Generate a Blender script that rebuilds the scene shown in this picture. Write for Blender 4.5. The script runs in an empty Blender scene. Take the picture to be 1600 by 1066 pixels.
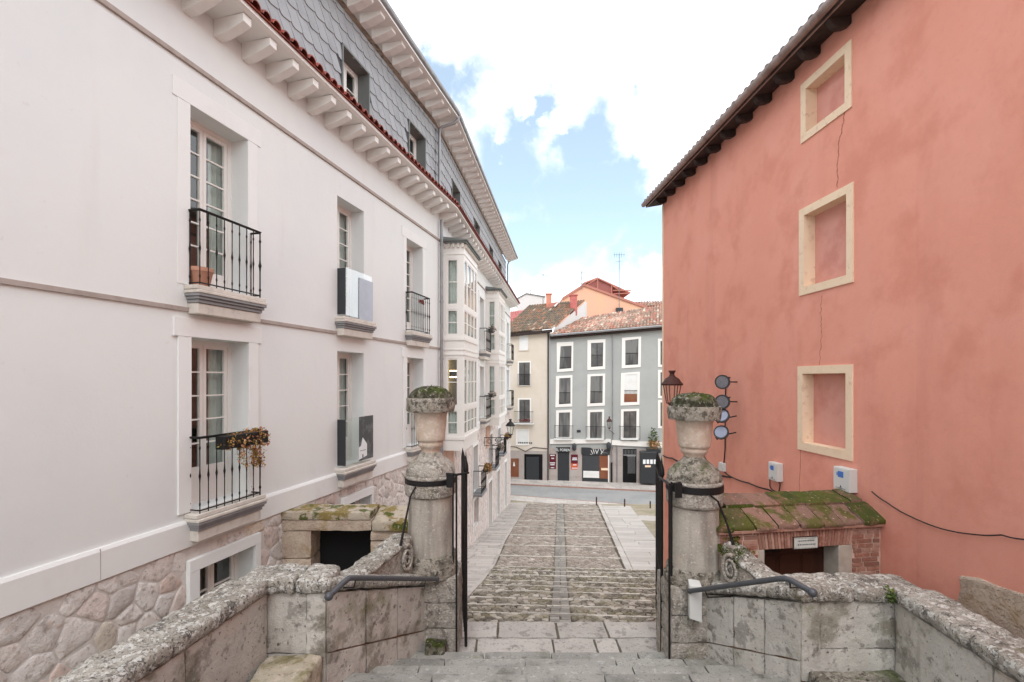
import bpy, math, random
from mathutils import Vector, noise, Matrix
rnd = random.Random(11)
F = 755.0; CX = 800.0; HY = 592.0; H = 9.0
V = Vector
scene = bpy.context.scene
COL = scene.collection

def c(r, g, b):
    def f(x):
        x /= 255.0
        return x/12.92 if x <= 0.04045 else ((x+0.055)/1.055)**2.4
    return (f(r), f(g), f(b), 1.0)

# ------------------------------------------------------------------ materials
class NT:
    def __init__(s, tree):
        s.t = tree; s.n = tree.nodes; s.l = tree.links
    def add(s, typ, **kw):
        n = s.n.new(typ)
        for k, v in kw.items():
            if k.startswith('i_'):
                n.inputs[k[2:]].default_value = v
            else:
                setattr(n, k, v)
        return n
    def link(s, a, b): s.l.new(a, b)
    def math(s, op, a, b=None, clamp=False):
        n = s.n.new('ShaderNodeMath'); n.operation = op; n.use_clamp = clamp
        for i, x in enumerate((a, b)):
            if x is None: continue
            if isinstance(x, (int, float)): n.inputs[i].default_value = x
            else: s.l.new(x, n.inputs[i])
        return n.outputs[0]
    def mix(s, fac, a, b, blend='MIX'):
        n = s.n.new('ShaderNodeMix'); n.data_type = 'RGBA'; n.blend_type = blend
        for i, x in ((0, fac), (6, a), (7, b)):
            if isinstance(x, (int, float)): n.inputs[i].default_value = x
            elif isinstance(x, tuple): n.inputs[i].default_value = x
            else: s.l.new(x, n.inputs[i])
        return n.outputs[2]
    def ramp(s, fac, lo, hi):
        n = s.n.new('ShaderNodeMapRange'); n.interpolation_type = 'SMOOTHSTEP'
        n.inputs[1].default_value = lo; n.inputs[2].default_value = hi
        s.l.new(fac, n.inputs[0]); return n.outputs[0]
    def cramp(s, fac, stops, const=False):
        n = s.n.new('ShaderNodeValToRGB'); e = n.color_ramp.elements
        if const: n.color_ramp.interpolation = 'CONSTANT'
        while len(e) < len(stops): e.new(0.5)
        for el, (p, col) in zip(e, stops): el.position = p; el.color = col
        s.l.new(fac, n.inputs[0]); return n.outputs[0]

def M(name, base, rough=0.85, layers=(), bump=(), metal=0.0, island=None, spec=0.35, sc=(1, 1, 1), islandcols=None, coat=0):
    """base colour + noise layers (scale, lo, hi, colour, amount, kind) + bumps (scale, distance, kind)"""
    m = bpy.data.materials.new(name); m.use_nodes = True
    k = NT(m.node_tree); p = k.n['Principled BSDF']
    p.inputs['Roughness'].default_value = rough; p.inputs['Metallic'].default_value = metal
    p.inputs['Specular IOR Level'].default_value = spec
    geo = k.add('ShaderNodeNewGeometry')
    mp = k.add('ShaderNodeMapping'); mp.inputs['Scale'].default_value = sc
    k.link(geo.outputs['Position'], mp.inputs[0]); pos = mp.outputs[0]
    col = base
    if islandcols:
        col = k.cramp(geo.outputs['Random Per Island'], islandcols)
    nz = None
    if not layers and not bump and not island and not islandcols:
        p.inputs['Base Color'].default_value = base; return m
    def tex(scale, kind):
        if kind.startswith('vor'):
            t = k.add('ShaderNodeTexVoronoi'); t.inputs['Scale'].default_value = scale
            if 'edge' in kind: t.feature = 'DISTANCE_TO_EDGE'
            k.link(pos, t.inputs['Vector']); return t.outputs[0]
        if kind.startswith('str'):       # vertical streaks
            mq = k.add('ShaderNodeMapping'); mq.inputs['Scale'].default_value = (1, 1, 0.12)
            k.link(pos, mq.inputs[0])
            t = k.add('ShaderNodeTexNoise'); t.inputs['Scale'].default_value = scale; t.inputs['Detail'].default_value = 5
            k.link(mq.outputs[0], t.inputs['Vector']); return t.outputs[0]
        t = k.add('ShaderNodeTexNoise'); t.inputs['Scale'].default_value = scale; t.inputs['Detail'].default_value = 7
        t.inputs['Roughness'].default_value = 0.62
        k.link(pos, t.inputs['Vector']); return t.outputs[0]
    for L in layers:
        scale, lo, hi, lc, amt = L[:5]; kind = L[5] if len(L) > 5 else 'noise'
        f = k.ramp(tex(scale, kind), lo, hi)
        f = k.math('MULTIPLY', f, amt)
        if 'up' in kind:
            sx = k.add('ShaderNodeSeparateXYZ'); k.link(geo.outputs['Normal'], sx.inputs[0])
            u = k.ramp(sx.outputs[2], 0.25, 0.8); f = k.math('MULTIPLY', f, u)
        col = k.mix(f, col, lc)
    if island:
        r = k.add('ShaderNodeMapRange'); r.inputs[3].default_value = island[0]; r.inputs[4].default_value = island[1]
        k.link(geo.outputs['Random Per Island'], r.inputs[0])
        cc = k.add('ShaderNodeCombineColor'); 
        for i in range(3): k.link(r.outputs[0], cc.inputs[i])
        col = k.mix(1.0, col, cc.outputs[0], 'MULTIPLY')
    if isinstance(col, tuple): p.inputs['Base Color'].default_value = col
    else: k.link(col, p.inputs['Base Color'])
    prev = None
    for B in bump:
        scale, dist = B[:2]; kind = B[2] if len(B) > 2 else 'noise'
        b = k.add('ShaderNodeBump'); b.inputs['Distance'].default_value = dist; b.inputs['Strength'].default_value = 1.0
        h = tex(scale, kind)
        if 'pit' in kind: h = k.ramp(h, 0.38, 0.5)
        k.link(h, b.inputs['Height'])
        if prev is not None: k.link(prev, b.inputs['Normal'])
        prev = b.outputs[0]
    if prev is not None: k.link(prev, p.inputs['Normal'])
    return m

def glass_mat(name, tint=(0.8, 0.86, 0.84, 1), base=0.12):
    m = bpy.data.materials.new(name); m.use_nodes = True
    k = NT(m.node_tree); out = k.n['Material Output']; k.n.remove(k.n['Principled BSDF'])
    tr = k.add('ShaderNodeBsdfTransparent'); tr.inputs[0].default_value = tint
    gl = k.add('ShaderNodeBsdfGlossy'); gl.inputs['Roughness'].default_value = 0.03
    fr = k.add('ShaderNodeLayerWeight'); fr.inputs[0].default_value = .5
    f = k.math('ADD', k.math('POWER', fr.outputs['Facing'], 4.0), base, True)
    mx = k.add('ShaderNodeMixShader'); k.link(f, mx.inputs[0]); k.link(tr.outputs[0], mx.inputs[1]); k.link(gl.outputs[0], mx.inputs[2])
    k.link(mx.outputs[0], out.inputs[0]); return m

W = c(255, 255, 255)
mt = {}
mt['plaster'] = M('plaster', c(225, 227, 225), 0.9,
    [(0.35, .4, .75, c(216, 219, 221), .7), (1.6, .5, .8, c(229, 229, 226), .4), (2.2, .56, .74, c(208, 205, 200), .22, 'str'), (9, .64, .74, c(200, 194, 188), .3)], [(40, .0015), (3, .006)])
mt['trim'] = M('trim', c(229, 230, 228), 0.8, [(2, .5, .8, c(218, 214, 211), .5)], [(30, .001)])
mt['white_paint'] = M('white_paint', c(232, 229, 224), 0.45, [(5, .55, .8, c(215, 210, 203), .4)])
mt['corbel'] = M('corbel_paint', c(234, 232, 229), 0.7, [(4, .55, .75, c(210, 202, 194), .35)])
mt['groove'] = M('string_course', c(172, 160, 153), 0.9, [(6, .4, .7, c(140, 128, 120), .5)])
mt['greymould'] = M('grey_moulding', c(140, 140, 141), 0.8, [(6, .4, .7, c(120, 120, 122), .5)], [(30, .002)])
mt['sill'] = M('sill_stone', c(208, 201, 192), 0.9, [(6, .45, .7, c(180, 172, 162), .6), (20, .6, .7, c(150, 142, 132), .4)], [(30, .003)])
mt['rubble'] = M('rubble_stone', c(222, 217, 211), 0.9,
    [(7, .48, .66, c(186, 174, 166), .7), (14, .56, .64, c(150, 142, 136), .5), (11, .6, .68, c(186, 150, 120), .4), (16, .6, .72, c(184, 140, 120), .5), (5, .6, .74, c(150, 144, 142), .6), (30, .6, .7, c(225, 218, 212), .6)],
    [(6, .03), (22, .016), (60, .007)],
    islandcols=[(0, c(208, 202, 198)), (.3, c(224, 217, 212)), (.55, c(216, 206, 199)), (.75, c(228, 222, 218)), (.88, c(216, 194, 183)), (.96, c(190, 184, 181)), (1, c(224, 208, 186))])
mt['mortar'] = M('mortar', c(214, 208, 203), 0.95, [(10, .4, .7, c(196, 189, 183), .5)], [(40, .006), (8, .02)])
mt['pale_stone'] = M('pale_stone', c(214, 203, 194), 0.9, [(5, .4, .7, c(196, 184, 176), .7), (14, .62, .75, c(160, 150, 142), .5)], [(25, .006)], island=(.9, 1.05))
lich = [(3.2, .42, .66, c(170, 163, 152), .9), (1.3, .56, .72, c(180, 158, 142), .4), (9, .52, .62, c(100, 94, 86), .65), (2.4, .54, .64, c(130, 122, 110), .6), (24, .53, .62, c(216, 211, 204), .7), (55, .58, .66, c(74, 70, 64), .6), (3.7, .58, .72, c(112, 110, 66), .5)]
mt['stone'] = M('weathered_stone', c(182, 174, 164), 0.95, lich, [(6, .03), (30, .02), (75, .008), (40, .012, 'vorpit')], island=(.92, 1.06))
mt['coping'] = M('lichen_coping', c(180, 174, 164), 0.95,
    [(2.1, .42, .62, c(150, 143, 132), .9), (8, .53, .60, c(86, 81, 75), .75), (16, .51, .58, c(222, 219, 213), .85), (36, .55, .62, c(58, 54, 50), .75), (2.6, .60, .72, c(118, 110, 66), .5), (70, .58, .66, c(226, 222, 214), .5), (3, .60, .68, c(84, 80, 74), .6)],
    [(5, .04), (22, .03), (60, .012), (35, .012, 'vorpit')])
mt['wallstone'] = M('pale_wall_stone', c(204, 200, 192), 0.95,
    [(2.0, .42, .64, c(192, 187, 179), .9), (3.4, .56, .7, c(146, 139, 132), .7, 'str'), (7, .57, .66, c(112, 104, 96), .65), (19, .615, .67, c(66, 60, 54), .8), (4.5, .60, .70, c(92, 86, 78), .55), (1.7, .54, .64, c(128, 121, 104), .7), (1.05, .58, .68, c(122, 122, 84), .6), (2.7, .57, .63, c(96, 90, 80), .5), (1.1, .58, .7, c(202, 184, 170), .4), (30, .58, .68, c(222, 216, 208), .4)],
    [(5, .02), (22, .006), (80, .005), (11, .010)], island=(.9, 1.07))
mt['shaftstone'] = M('column_stone', c(184, 176, 165), 0.95,
    [(3, .42, .62, c(168, 161, 151), .9), (1.6, .52, .68, c(190, 158, 138), .45), (2.2, .48, .64, c(104, 99, 92), .75, 'str'), (26, .58, .66, c(216, 210, 202), .5), (45, .6, .68, c(80, 74, 68), .5)],
    [(8, .012), (30, .008), (70, .004)])
mt['urnstone'] = M('urn_stone', c(200, 184, 168), 0.95,
    [(4, .45, .65, c(196, 170, 150), .7), (12, .5, .6, c(218, 204, 190), .7), (5, .6, .72, c(150, 132, 116), .6), (40, .6, .7, c(120, 100, 86), .5)],
    [(10, .01), (40, .008)])
mt['darkstone'] = M('blackened_stone', c(164, 156, 144), 0.95,
    [(6, .42, .6, c(104, 99, 88), .8), (14, .52, .60, c(62, 59, 52), .75), (20, .54, .62, c(190, 184, 172), .7), (50, .56, .64, c(36, 34, 28), .6), (5, .5, .64, c(70, 82, 30), .7, 'up')],
    [(8, .03), (28, .02), (70, .01)])
mt['moss'] = M('moss', c(76, 92, 24), 1.0, [(9, .4, .6, c(98, 112, 34), .9), (20, .5, .6, c(36, 42, 14), .9), (50, .55, .65, c(130, 140, 60), .5)], [(20, .04), (60, .03), (140, .015)], spec=.1)
mt['stair'] = M('stair_stone', c(154, 152, 146), 0.9, [(3, .42, .65, c(128, 127, 121), .8), (12, .54, .66, c(190, 188, 184), .6), (6, .57, .68, c(92, 90, 82), .7), (30, .57, .65, c(80, 78, 72), .6), (2.2, .6, .72, c(112, 118, 70), .45)], [(10, .012), (40, .008), (90, .004)], island=(.88, 1.12))
mt['slab'] = M('slab_stone', c(180, 174, 168), 0.9, [(3, .42, .65, c(170, 164, 158), .8), (11, .56, .66, c(134, 127, 120), .6), (2, .55, .7, c(202, 192, 184), .6), (30, .58, .66, c(96, 89, 82), .6), (5, .56, .62, c(110, 104, 98), .5)], [(10, .01), (40, .006)], island=(.86, 1.08))
mt['pave'] = M('pavement_slabs', c(184, 177, 171), 0.9, [(1.2, .42, .65, c(174, 167, 161), .8), (5, .56, .66, c(134, 127, 122), .7), (.6, .5, .7, c(202, 192, 186), .6)], [(12, .008)], island=(.84, 1.1))
mt['paler'] = M('pale_slabs', c(190, 184, 178), 0.9, [(1.4, .42, .65, c(184, 176, 170), .8), (6, .6, .72, c(150, 142, 136), .5)], [(12, .008)], island=(.86, 1.06))
mt['kerb'] = M('kerb_stone', c(208, 202, 192), 0.9, [(4, .45, .65, c(176, 168, 156), .8), (12, .56, .66, c(120, 114, 98), .7)], [(14, .01)], island=(.68, 1.1))
mt['cobble'] = M('cobblestone', c(140, 132, 120), 0.9, [(1.1, .42, .62, c(146, 134, 122), .6), (20, .55, .65, c(176, 168, 156), .5)], [(30, .006)],
    islandcols=[(0, c(120, 112, 104)), (.3, c(144, 135, 126)), (.55, c(160, 150, 140)), (.8, c(172, 163, 154)), (.93, c(138, 124, 114)), (1, c(200, 192, 184))])
mt['cobblemoss'] = M('mossy_cobblestone', c(140, 132, 120), 0.9, [(2.3, .45, .62, c(128, 121, 92), .5), (20, .55, .65, c(186, 178, 160), .5)], [(30, .006)],
    islandcols=[(0, c(92, 86, 78)), (.3, c(120, 113, 103)), (.55, c(140, 132, 121)), (.8, c(160, 152, 142)), (1, c(190, 182, 172))])
mt['joint'] = M('joint_earth', c(96, 89, 78), 1.0, [(2, .45, .6, c(110, 103, 78), .5), (9, .5, .65, c(70, 64, 52), .7)], [(30, .01)])
mt['sett'] = M('grey_sett', c(148, 143, 136), 0.85, [(9, .5, .65, c(122, 117, 110), .7)], [(30, .005)], island=(.7, 1.12))
mt['gravel'] = M('gravel_ground', c(160, 149, 132), 1.0, [(.7, .42, .6, c(128, 122, 88), .7), (25, .5, .6, c(190, 180, 160), .5), (40, .55, .62, c(90, 82, 70), .6)], [(40, .02)])
mt['road'] = M('road_surface', c(150, 150, 149), 0.85, [(.5, .4, .65, c(136, 137, 137), .8), (3, .5, .7, c(160, 159, 158), .5), (12, .6, .7, c(110, 110, 112), .4)], [(50, .004)])
mt['red'] = M('red_plaster', c(226, 155, 135), 0.9,
    [(0.5, .42, .68, c(229, 161, 143), .9), (1.2, .46, .68, c(210, 136, 117), .65), (14, .55, .7, c(216, 150, 134), .35), (5, .55, .75, c(217, 152, 134), .3), (1.6, .58, .78, c(204, 136, 120), .4, 'str'), (12, .68, .76, c(180, 116, 102), .3)],
    [(1.4, .012), (9, .004), (50, .002)])
mt['redpale'] = M('red_niche_plaster', c(216, 158, 145), 0.9, [(2, .45, .7, c(198, 130, 117), .7), (6, .5, .7, c(218, 158, 146), .4)], [(9, .004)])
mt['cream'] = M('cream_frame', c(236, 212, 184), 0.85, [(3, .45, .7, c(228, 200, 170), .6), (9, .56, .68, c(204, 168, 140), .55)], [(14, .004)])
mt['crack'] = M('crack', c(166, 104, 90), 1.0)
mt['darkwood'] = M('dark_wood', c(62, 50, 46), 0.85, [(6, .45, .65, c(40, 33, 32), .8)], [(20, .006)])
mt['doorwood'] = M('door_wood', c(64, 34, 22), 0.6, [(6, .45, .65, c(44, 22, 14), .8, 'str')], [(20, .004)])
mt['gutter'] = M('zinc_gutter', c(150, 150, 152), 0.45, [(3, .45, .7, c(120, 120, 122), .6)], metal=.5)
mt['coppergut'] = M('old_gutter', c(158, 142, 136), 0.55, [(3, .45, .7, c(110, 90, 84), .7), (8, .55, .7, c(150, 134, 128), .5)], metal=.3)
mt['tilered'] = M('glazed_roof_tile', c(142, 66, 52), 0.5, [(6, .45, .65, c(92, 42, 34), .7)], [(20, .004)], island=(.75, 1.25))
mt['tile'] = M('clay_tile', c(170, 110, 86), 0.9, [(1.1, .46, .6, c(128, 112, 96), .8), (5, .52, .62, c(96, 88, 80), .8), (11, .55, .65, c(196, 172, 150), .5)], [(15, .01)],
    islandcols=[(0, c(148, 94, 78)), (.35, c(172, 116, 98)), (.6, c(194, 160, 142)), (.8, c(124, 98, 88)), (1, c(212, 196, 180))])
mt['tilemoss'] = M('mossy_clay_tile', c(130, 104, 84), 0.95, [(1.3, .44, .58, c(98, 92, 80), .85), (5, .52, .62, c(80, 76, 66), .8), (9, .57, .66, c(176, 166, 150), .6)], [(15, .01)],
    islandcols=[(0, c(120, 92, 74)), (.4, c(146, 112, 90)), (.7, c(110, 100, 88)), (.9, c(160, 104, 80)), (1, c(180, 168, 150))])
mt['tilegrey'] = M('grey_weathered_tile', c(110, 106, 104), 0.9, [(5, .45, .65, c(80, 76, 74), .8)], [(15, .006)], island=(.8, 1.2))
mt['slate'] = M('slate', c(160, 162, 165), 0.62, [(2.5, .42, .66, c(146, 148, 152), .8), (10, .55, .7, c(150, 153, 160), .4)], [(20, .003)], island=(.93, 1.06))
mt['slateback'] = M('slate_shadow_gap', c(92, 94, 98), 0.9)
mt['zinc'] = M('grey_metal', c(112, 116, 114), 0.55, [(3, .45, .7, c(98, 102, 100), .5)])
mt['iron'] = M('black_iron', c(38, 37, 38), 0.5, [(14, .5, .7, c(58, 50, 46), .6)], [(40, .001)], metal=.4)
mt['greyiron'] = M('grey_painted_iron', c(84, 86, 90), 0.45, [(20, .55, .7, c(66, 66, 70), .5)], metal=.3)
mt['rust'] = M('rusty_iron', c(78, 50, 45), 0.7, [(12, .45, .65, c(60, 40, 36), .8)], metal=.2)
mt['brick'] = M('brick', c(178, 122, 104), 0.95, [(9, .45, .65, c(140, 84, 68), .6), (22, .55, .65, c(196, 150, 130), .5)], [(20, .006)],
    islandcols=[(0, c(144, 104, 90)), (.4, c(166, 124, 108)), (.7, c(182, 146, 130)), (.9, c(126, 92, 80)), (1, c(192, 164, 150))])
mt['brickmortar'] = M('brick_mortar', c(208, 184, 168), 0.95, [(9, .45, .65, c(180, 148, 130), .6)], [(30, .004)])
mt['rooftileflat'] = M('mossy_flat_tile', c(160, 104, 84), 0.95,
    [(5, .5, .66, c(140, 98, 84), .6), (2.4, .50, .60, c(82, 84, 30), .85), (9, .55, .64, c(60, 64, 22), .5), (22, .6, .68, c(200, 176, 156), .5)], [(9, .02), (40, .012)],
    islandcols=[(0, c(52, 62, 18)), (.22, c(70, 80, 24)), (.30, c(124, 96, 84)), (.48, c(140, 108, 95)), (.56, c(58, 70, 18)), (.66, c(74, 84, 26)), (.76, c(108, 84, 74)), (1, c(132, 104, 92))])
mt['hutstone'] = M('hut_stone', c(196, 178, 160), 0.95,
    [(3, .42, .64, c(176, 154, 138), .9), (2.2, .55, .68, c(152, 122, 66), .55), (9, .6, .7, c(110, 96, 82), .6), (4.2, .6, .72, c(96, 92, 40), .4)], [(6, .02), (30, .01), (30, .012, 'vorpit')], island=(.9, 1.06))
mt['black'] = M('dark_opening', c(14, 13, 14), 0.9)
mt['room'] = M('room_interior', c(104, 104, 98), 0.9, [(1.2, .4, .7, c(70, 68, 64), .8)])
mt['curtain'] = M('curtain_cloth', c(222, 224, 218), 0.9, [(2, .4, .7, c(180, 184, 178), .6)])
mt['glass'] = glass_mat('window_glass')
mt['clearglass'] = glass_mat('clear_glass', (0.93, 0.96, 0.95, 1), 0.04)
mt['milkglass'] = glass_mat('reflective_glass', (0.8, 0.83, 0.84, 1), 0.34)
mt['farglass'] = M('dark_window_glass', c(84, 84, 84), 0.1, [(1.3, .4, .7, c(120, 118, 114), .7)], spec=.5)
mt['farcurtain'] = M('far_curtain', c(120, 120, 118), 0.5, [(3, .45, .6, c(80, 80, 80), .8, 'str')])
mt['shutter'] = M('white_shutter', c(222, 222, 220), 0.7, [(2, .5, .7, c(206, 206, 202), .4)])
mt['darkpanel'] = M('dark_grey_panel', c(52, 55, 58), 0.35)
mt['greyposter'] = M('pale_blue_poster', c(176, 184, 196), 0.4, [(1.2, .4, .65, c(150, 158, 170), .5)])
mt['darkposter'] = M('dark_photo_poster', c(62, 64, 66), 0.4, [(5, .46, .6, c(110, 112, 114), .6)])
mt['whiteprint'] = M('white_print', c(228, 232, 234), 0.6)
mt['terracotta'] = M('terracotta', c(188, 140, 118), 0.85, [(10, .5, .7, c(170, 120, 100), .5)], [(30, .003)])
mt['beige'] = M('beige_render', c(212, 202, 190), 0.9, [(.6, .42, .66, c(204, 192, 175), .7), (2.5, .6, .75, c(196, 178, 152), .4, 'str')], [(20, .004)])
mt['greyren'] = M('grey_render', c(168, 170, 168), 0.9, [(.5, .42, .66, c(160, 162, 160), .7), (3, .6, .75, c(150, 152, 150), .3, 'str')], [(20, .003)])
mt['orangeren'] = M('orange_render', c(222, 172, 146), 0.9, [(.5, .42, .66, c(228, 176, 138), .7)])
mt['whiteren'] = M('white_render', c(206, 205, 203), 0.9, [(.5, .42, .66, c(206, 204, 202), .7)])
mt['shopstone'] = M('shopfront_stone', c(172, 165, 160), 0.9, [(1.6, .42, .6, c(170, 158, 152), .8), (6, .58, .7, c(140, 126, 120), .6)], [(12, .008)], island=(.88, 1.08))
mt['maroon'] = M('maroon_board', c(92, 22, 38), 0.5)
mt['orangeboard'] = M('orange_board', c(196, 92, 58), 0.5)
mt['brownpanel'] = M('brown_panel', c(130, 84, 60), 0.6, [(1.5, .4, .6, c(120, 64, 40), .6)])
mt['leaf'] = M('green_leaf', c(60, 78, 38), 0.6, islandcols=[(0, c(40, 56, 26)), (.6, c(76, 96, 44)), (1, c(110, 118, 60))], spec=.3)
mt['dryleaf'] = M('dry_flower', c(150, 120, 70), 0.8, islandcols=[(0, c(120, 92, 48)), (.25, c(168, 132, 70)), (.45, c(186, 128, 96)), (.6, c(122, 124, 56)), (.8, c(150, 96, 70)), (1, c(212, 176, 140))])
mt['greystem'] = M('grey_dry_stem', c(110, 104, 100), 0.8, islandcols=[(0, c(78, 74, 72)), (.5, c(128, 116, 108)), (1, c(200, 190, 180))])
mt['flower'] = M('red_flower', c(150, 60, 60), 0.7, islandcols=[(0, c(60, 70, 40)), (.5, c(140, 50, 56)), (1, c(200, 120, 120))])
mt['plasticwhite'] = M('white_box_plastic', c(208, 208, 205), 0.5, [(8, .6, .75, c(196, 196, 190), .4)])
mt['blueprint'] = M('blue_print', c(70, 118, 196), 0.5)
mt['lens'] = M('floodlight_lens', c(118, 118, 124), 0.25, [(90, .5, .6, c(70, 74, 82), .6, 'vor')], spec=.6)
mt['lensblue'] = M('pale_blue_lens', c(150, 158, 178), 0.25, [(90, .5, .6, c(120, 134, 164), .5, 'vor')], spec=.6)
mt['cable'] = M('black_cable', c(44, 38, 38), 0.7)
mt['grit'] = M('plate_enamel', c(206, 210, 204), 0.5, [(12, .55, .65, c(150, 160, 150), .5)])
mt['ink'] = M('dark_ink', c(70, 80, 88), 0.6)
e = bpy.data.materials.new('lit_sconce'); e.use_nodes = True
e.node_tree.nodes['Principled BSDF'].inputs['Emission Color'].default_value = (1, .62, .3, 1)
e.node_tree.nodes['Principled BSDF'].inputs['Emission Strength'].default_value = 14
mt['sconce'] = e

# ------------------------------------------------------------------ planes / mesh building
class Pl:
    """vertical plane: s runs along (dx,dy), o along the outward normal, z up (relative to the eye height)"""
    def __init__(s, ox, oy, dx, dy, nx, ny):
        l = math.hypot(dx, dy); s.d = (dx/l, dy/l); s.o = (ox, oy)
        n = (-s.d[1], s.d[0])
        if n[0]*nx + n[1]*ny < 0: n = (-n[0], -n[1])
        s.n = n
    def hit(s, px, py, o=0.0):
        u = (px-CX)/F
        ox = s.o[0]+s.n[0]*o; oy = s.o[1]+s.n[1]*o
        dx, dy = s.d
        t = (ox-u*oy)/(u*dy-dx)
        Y = oy+dy*t
        return t, -(py-HY)/F*Y
    def s(s, px, o=0.0): return s.hit(px, 0, o)[0]
    def w(s, a, z, o=0.0):
        return V((s.o[0]+s.d[0]*a+s.n[0]*o, s.o[1]+s.d[1]*a+s.n[1]*o, H+z))

def P(px, py, Y):
    return V(((px-CX)/F*Y, Y, H-(py-HY)/F*Y))

def root_of(o):
    while o.parent: o = o.parent
    return o

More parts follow.
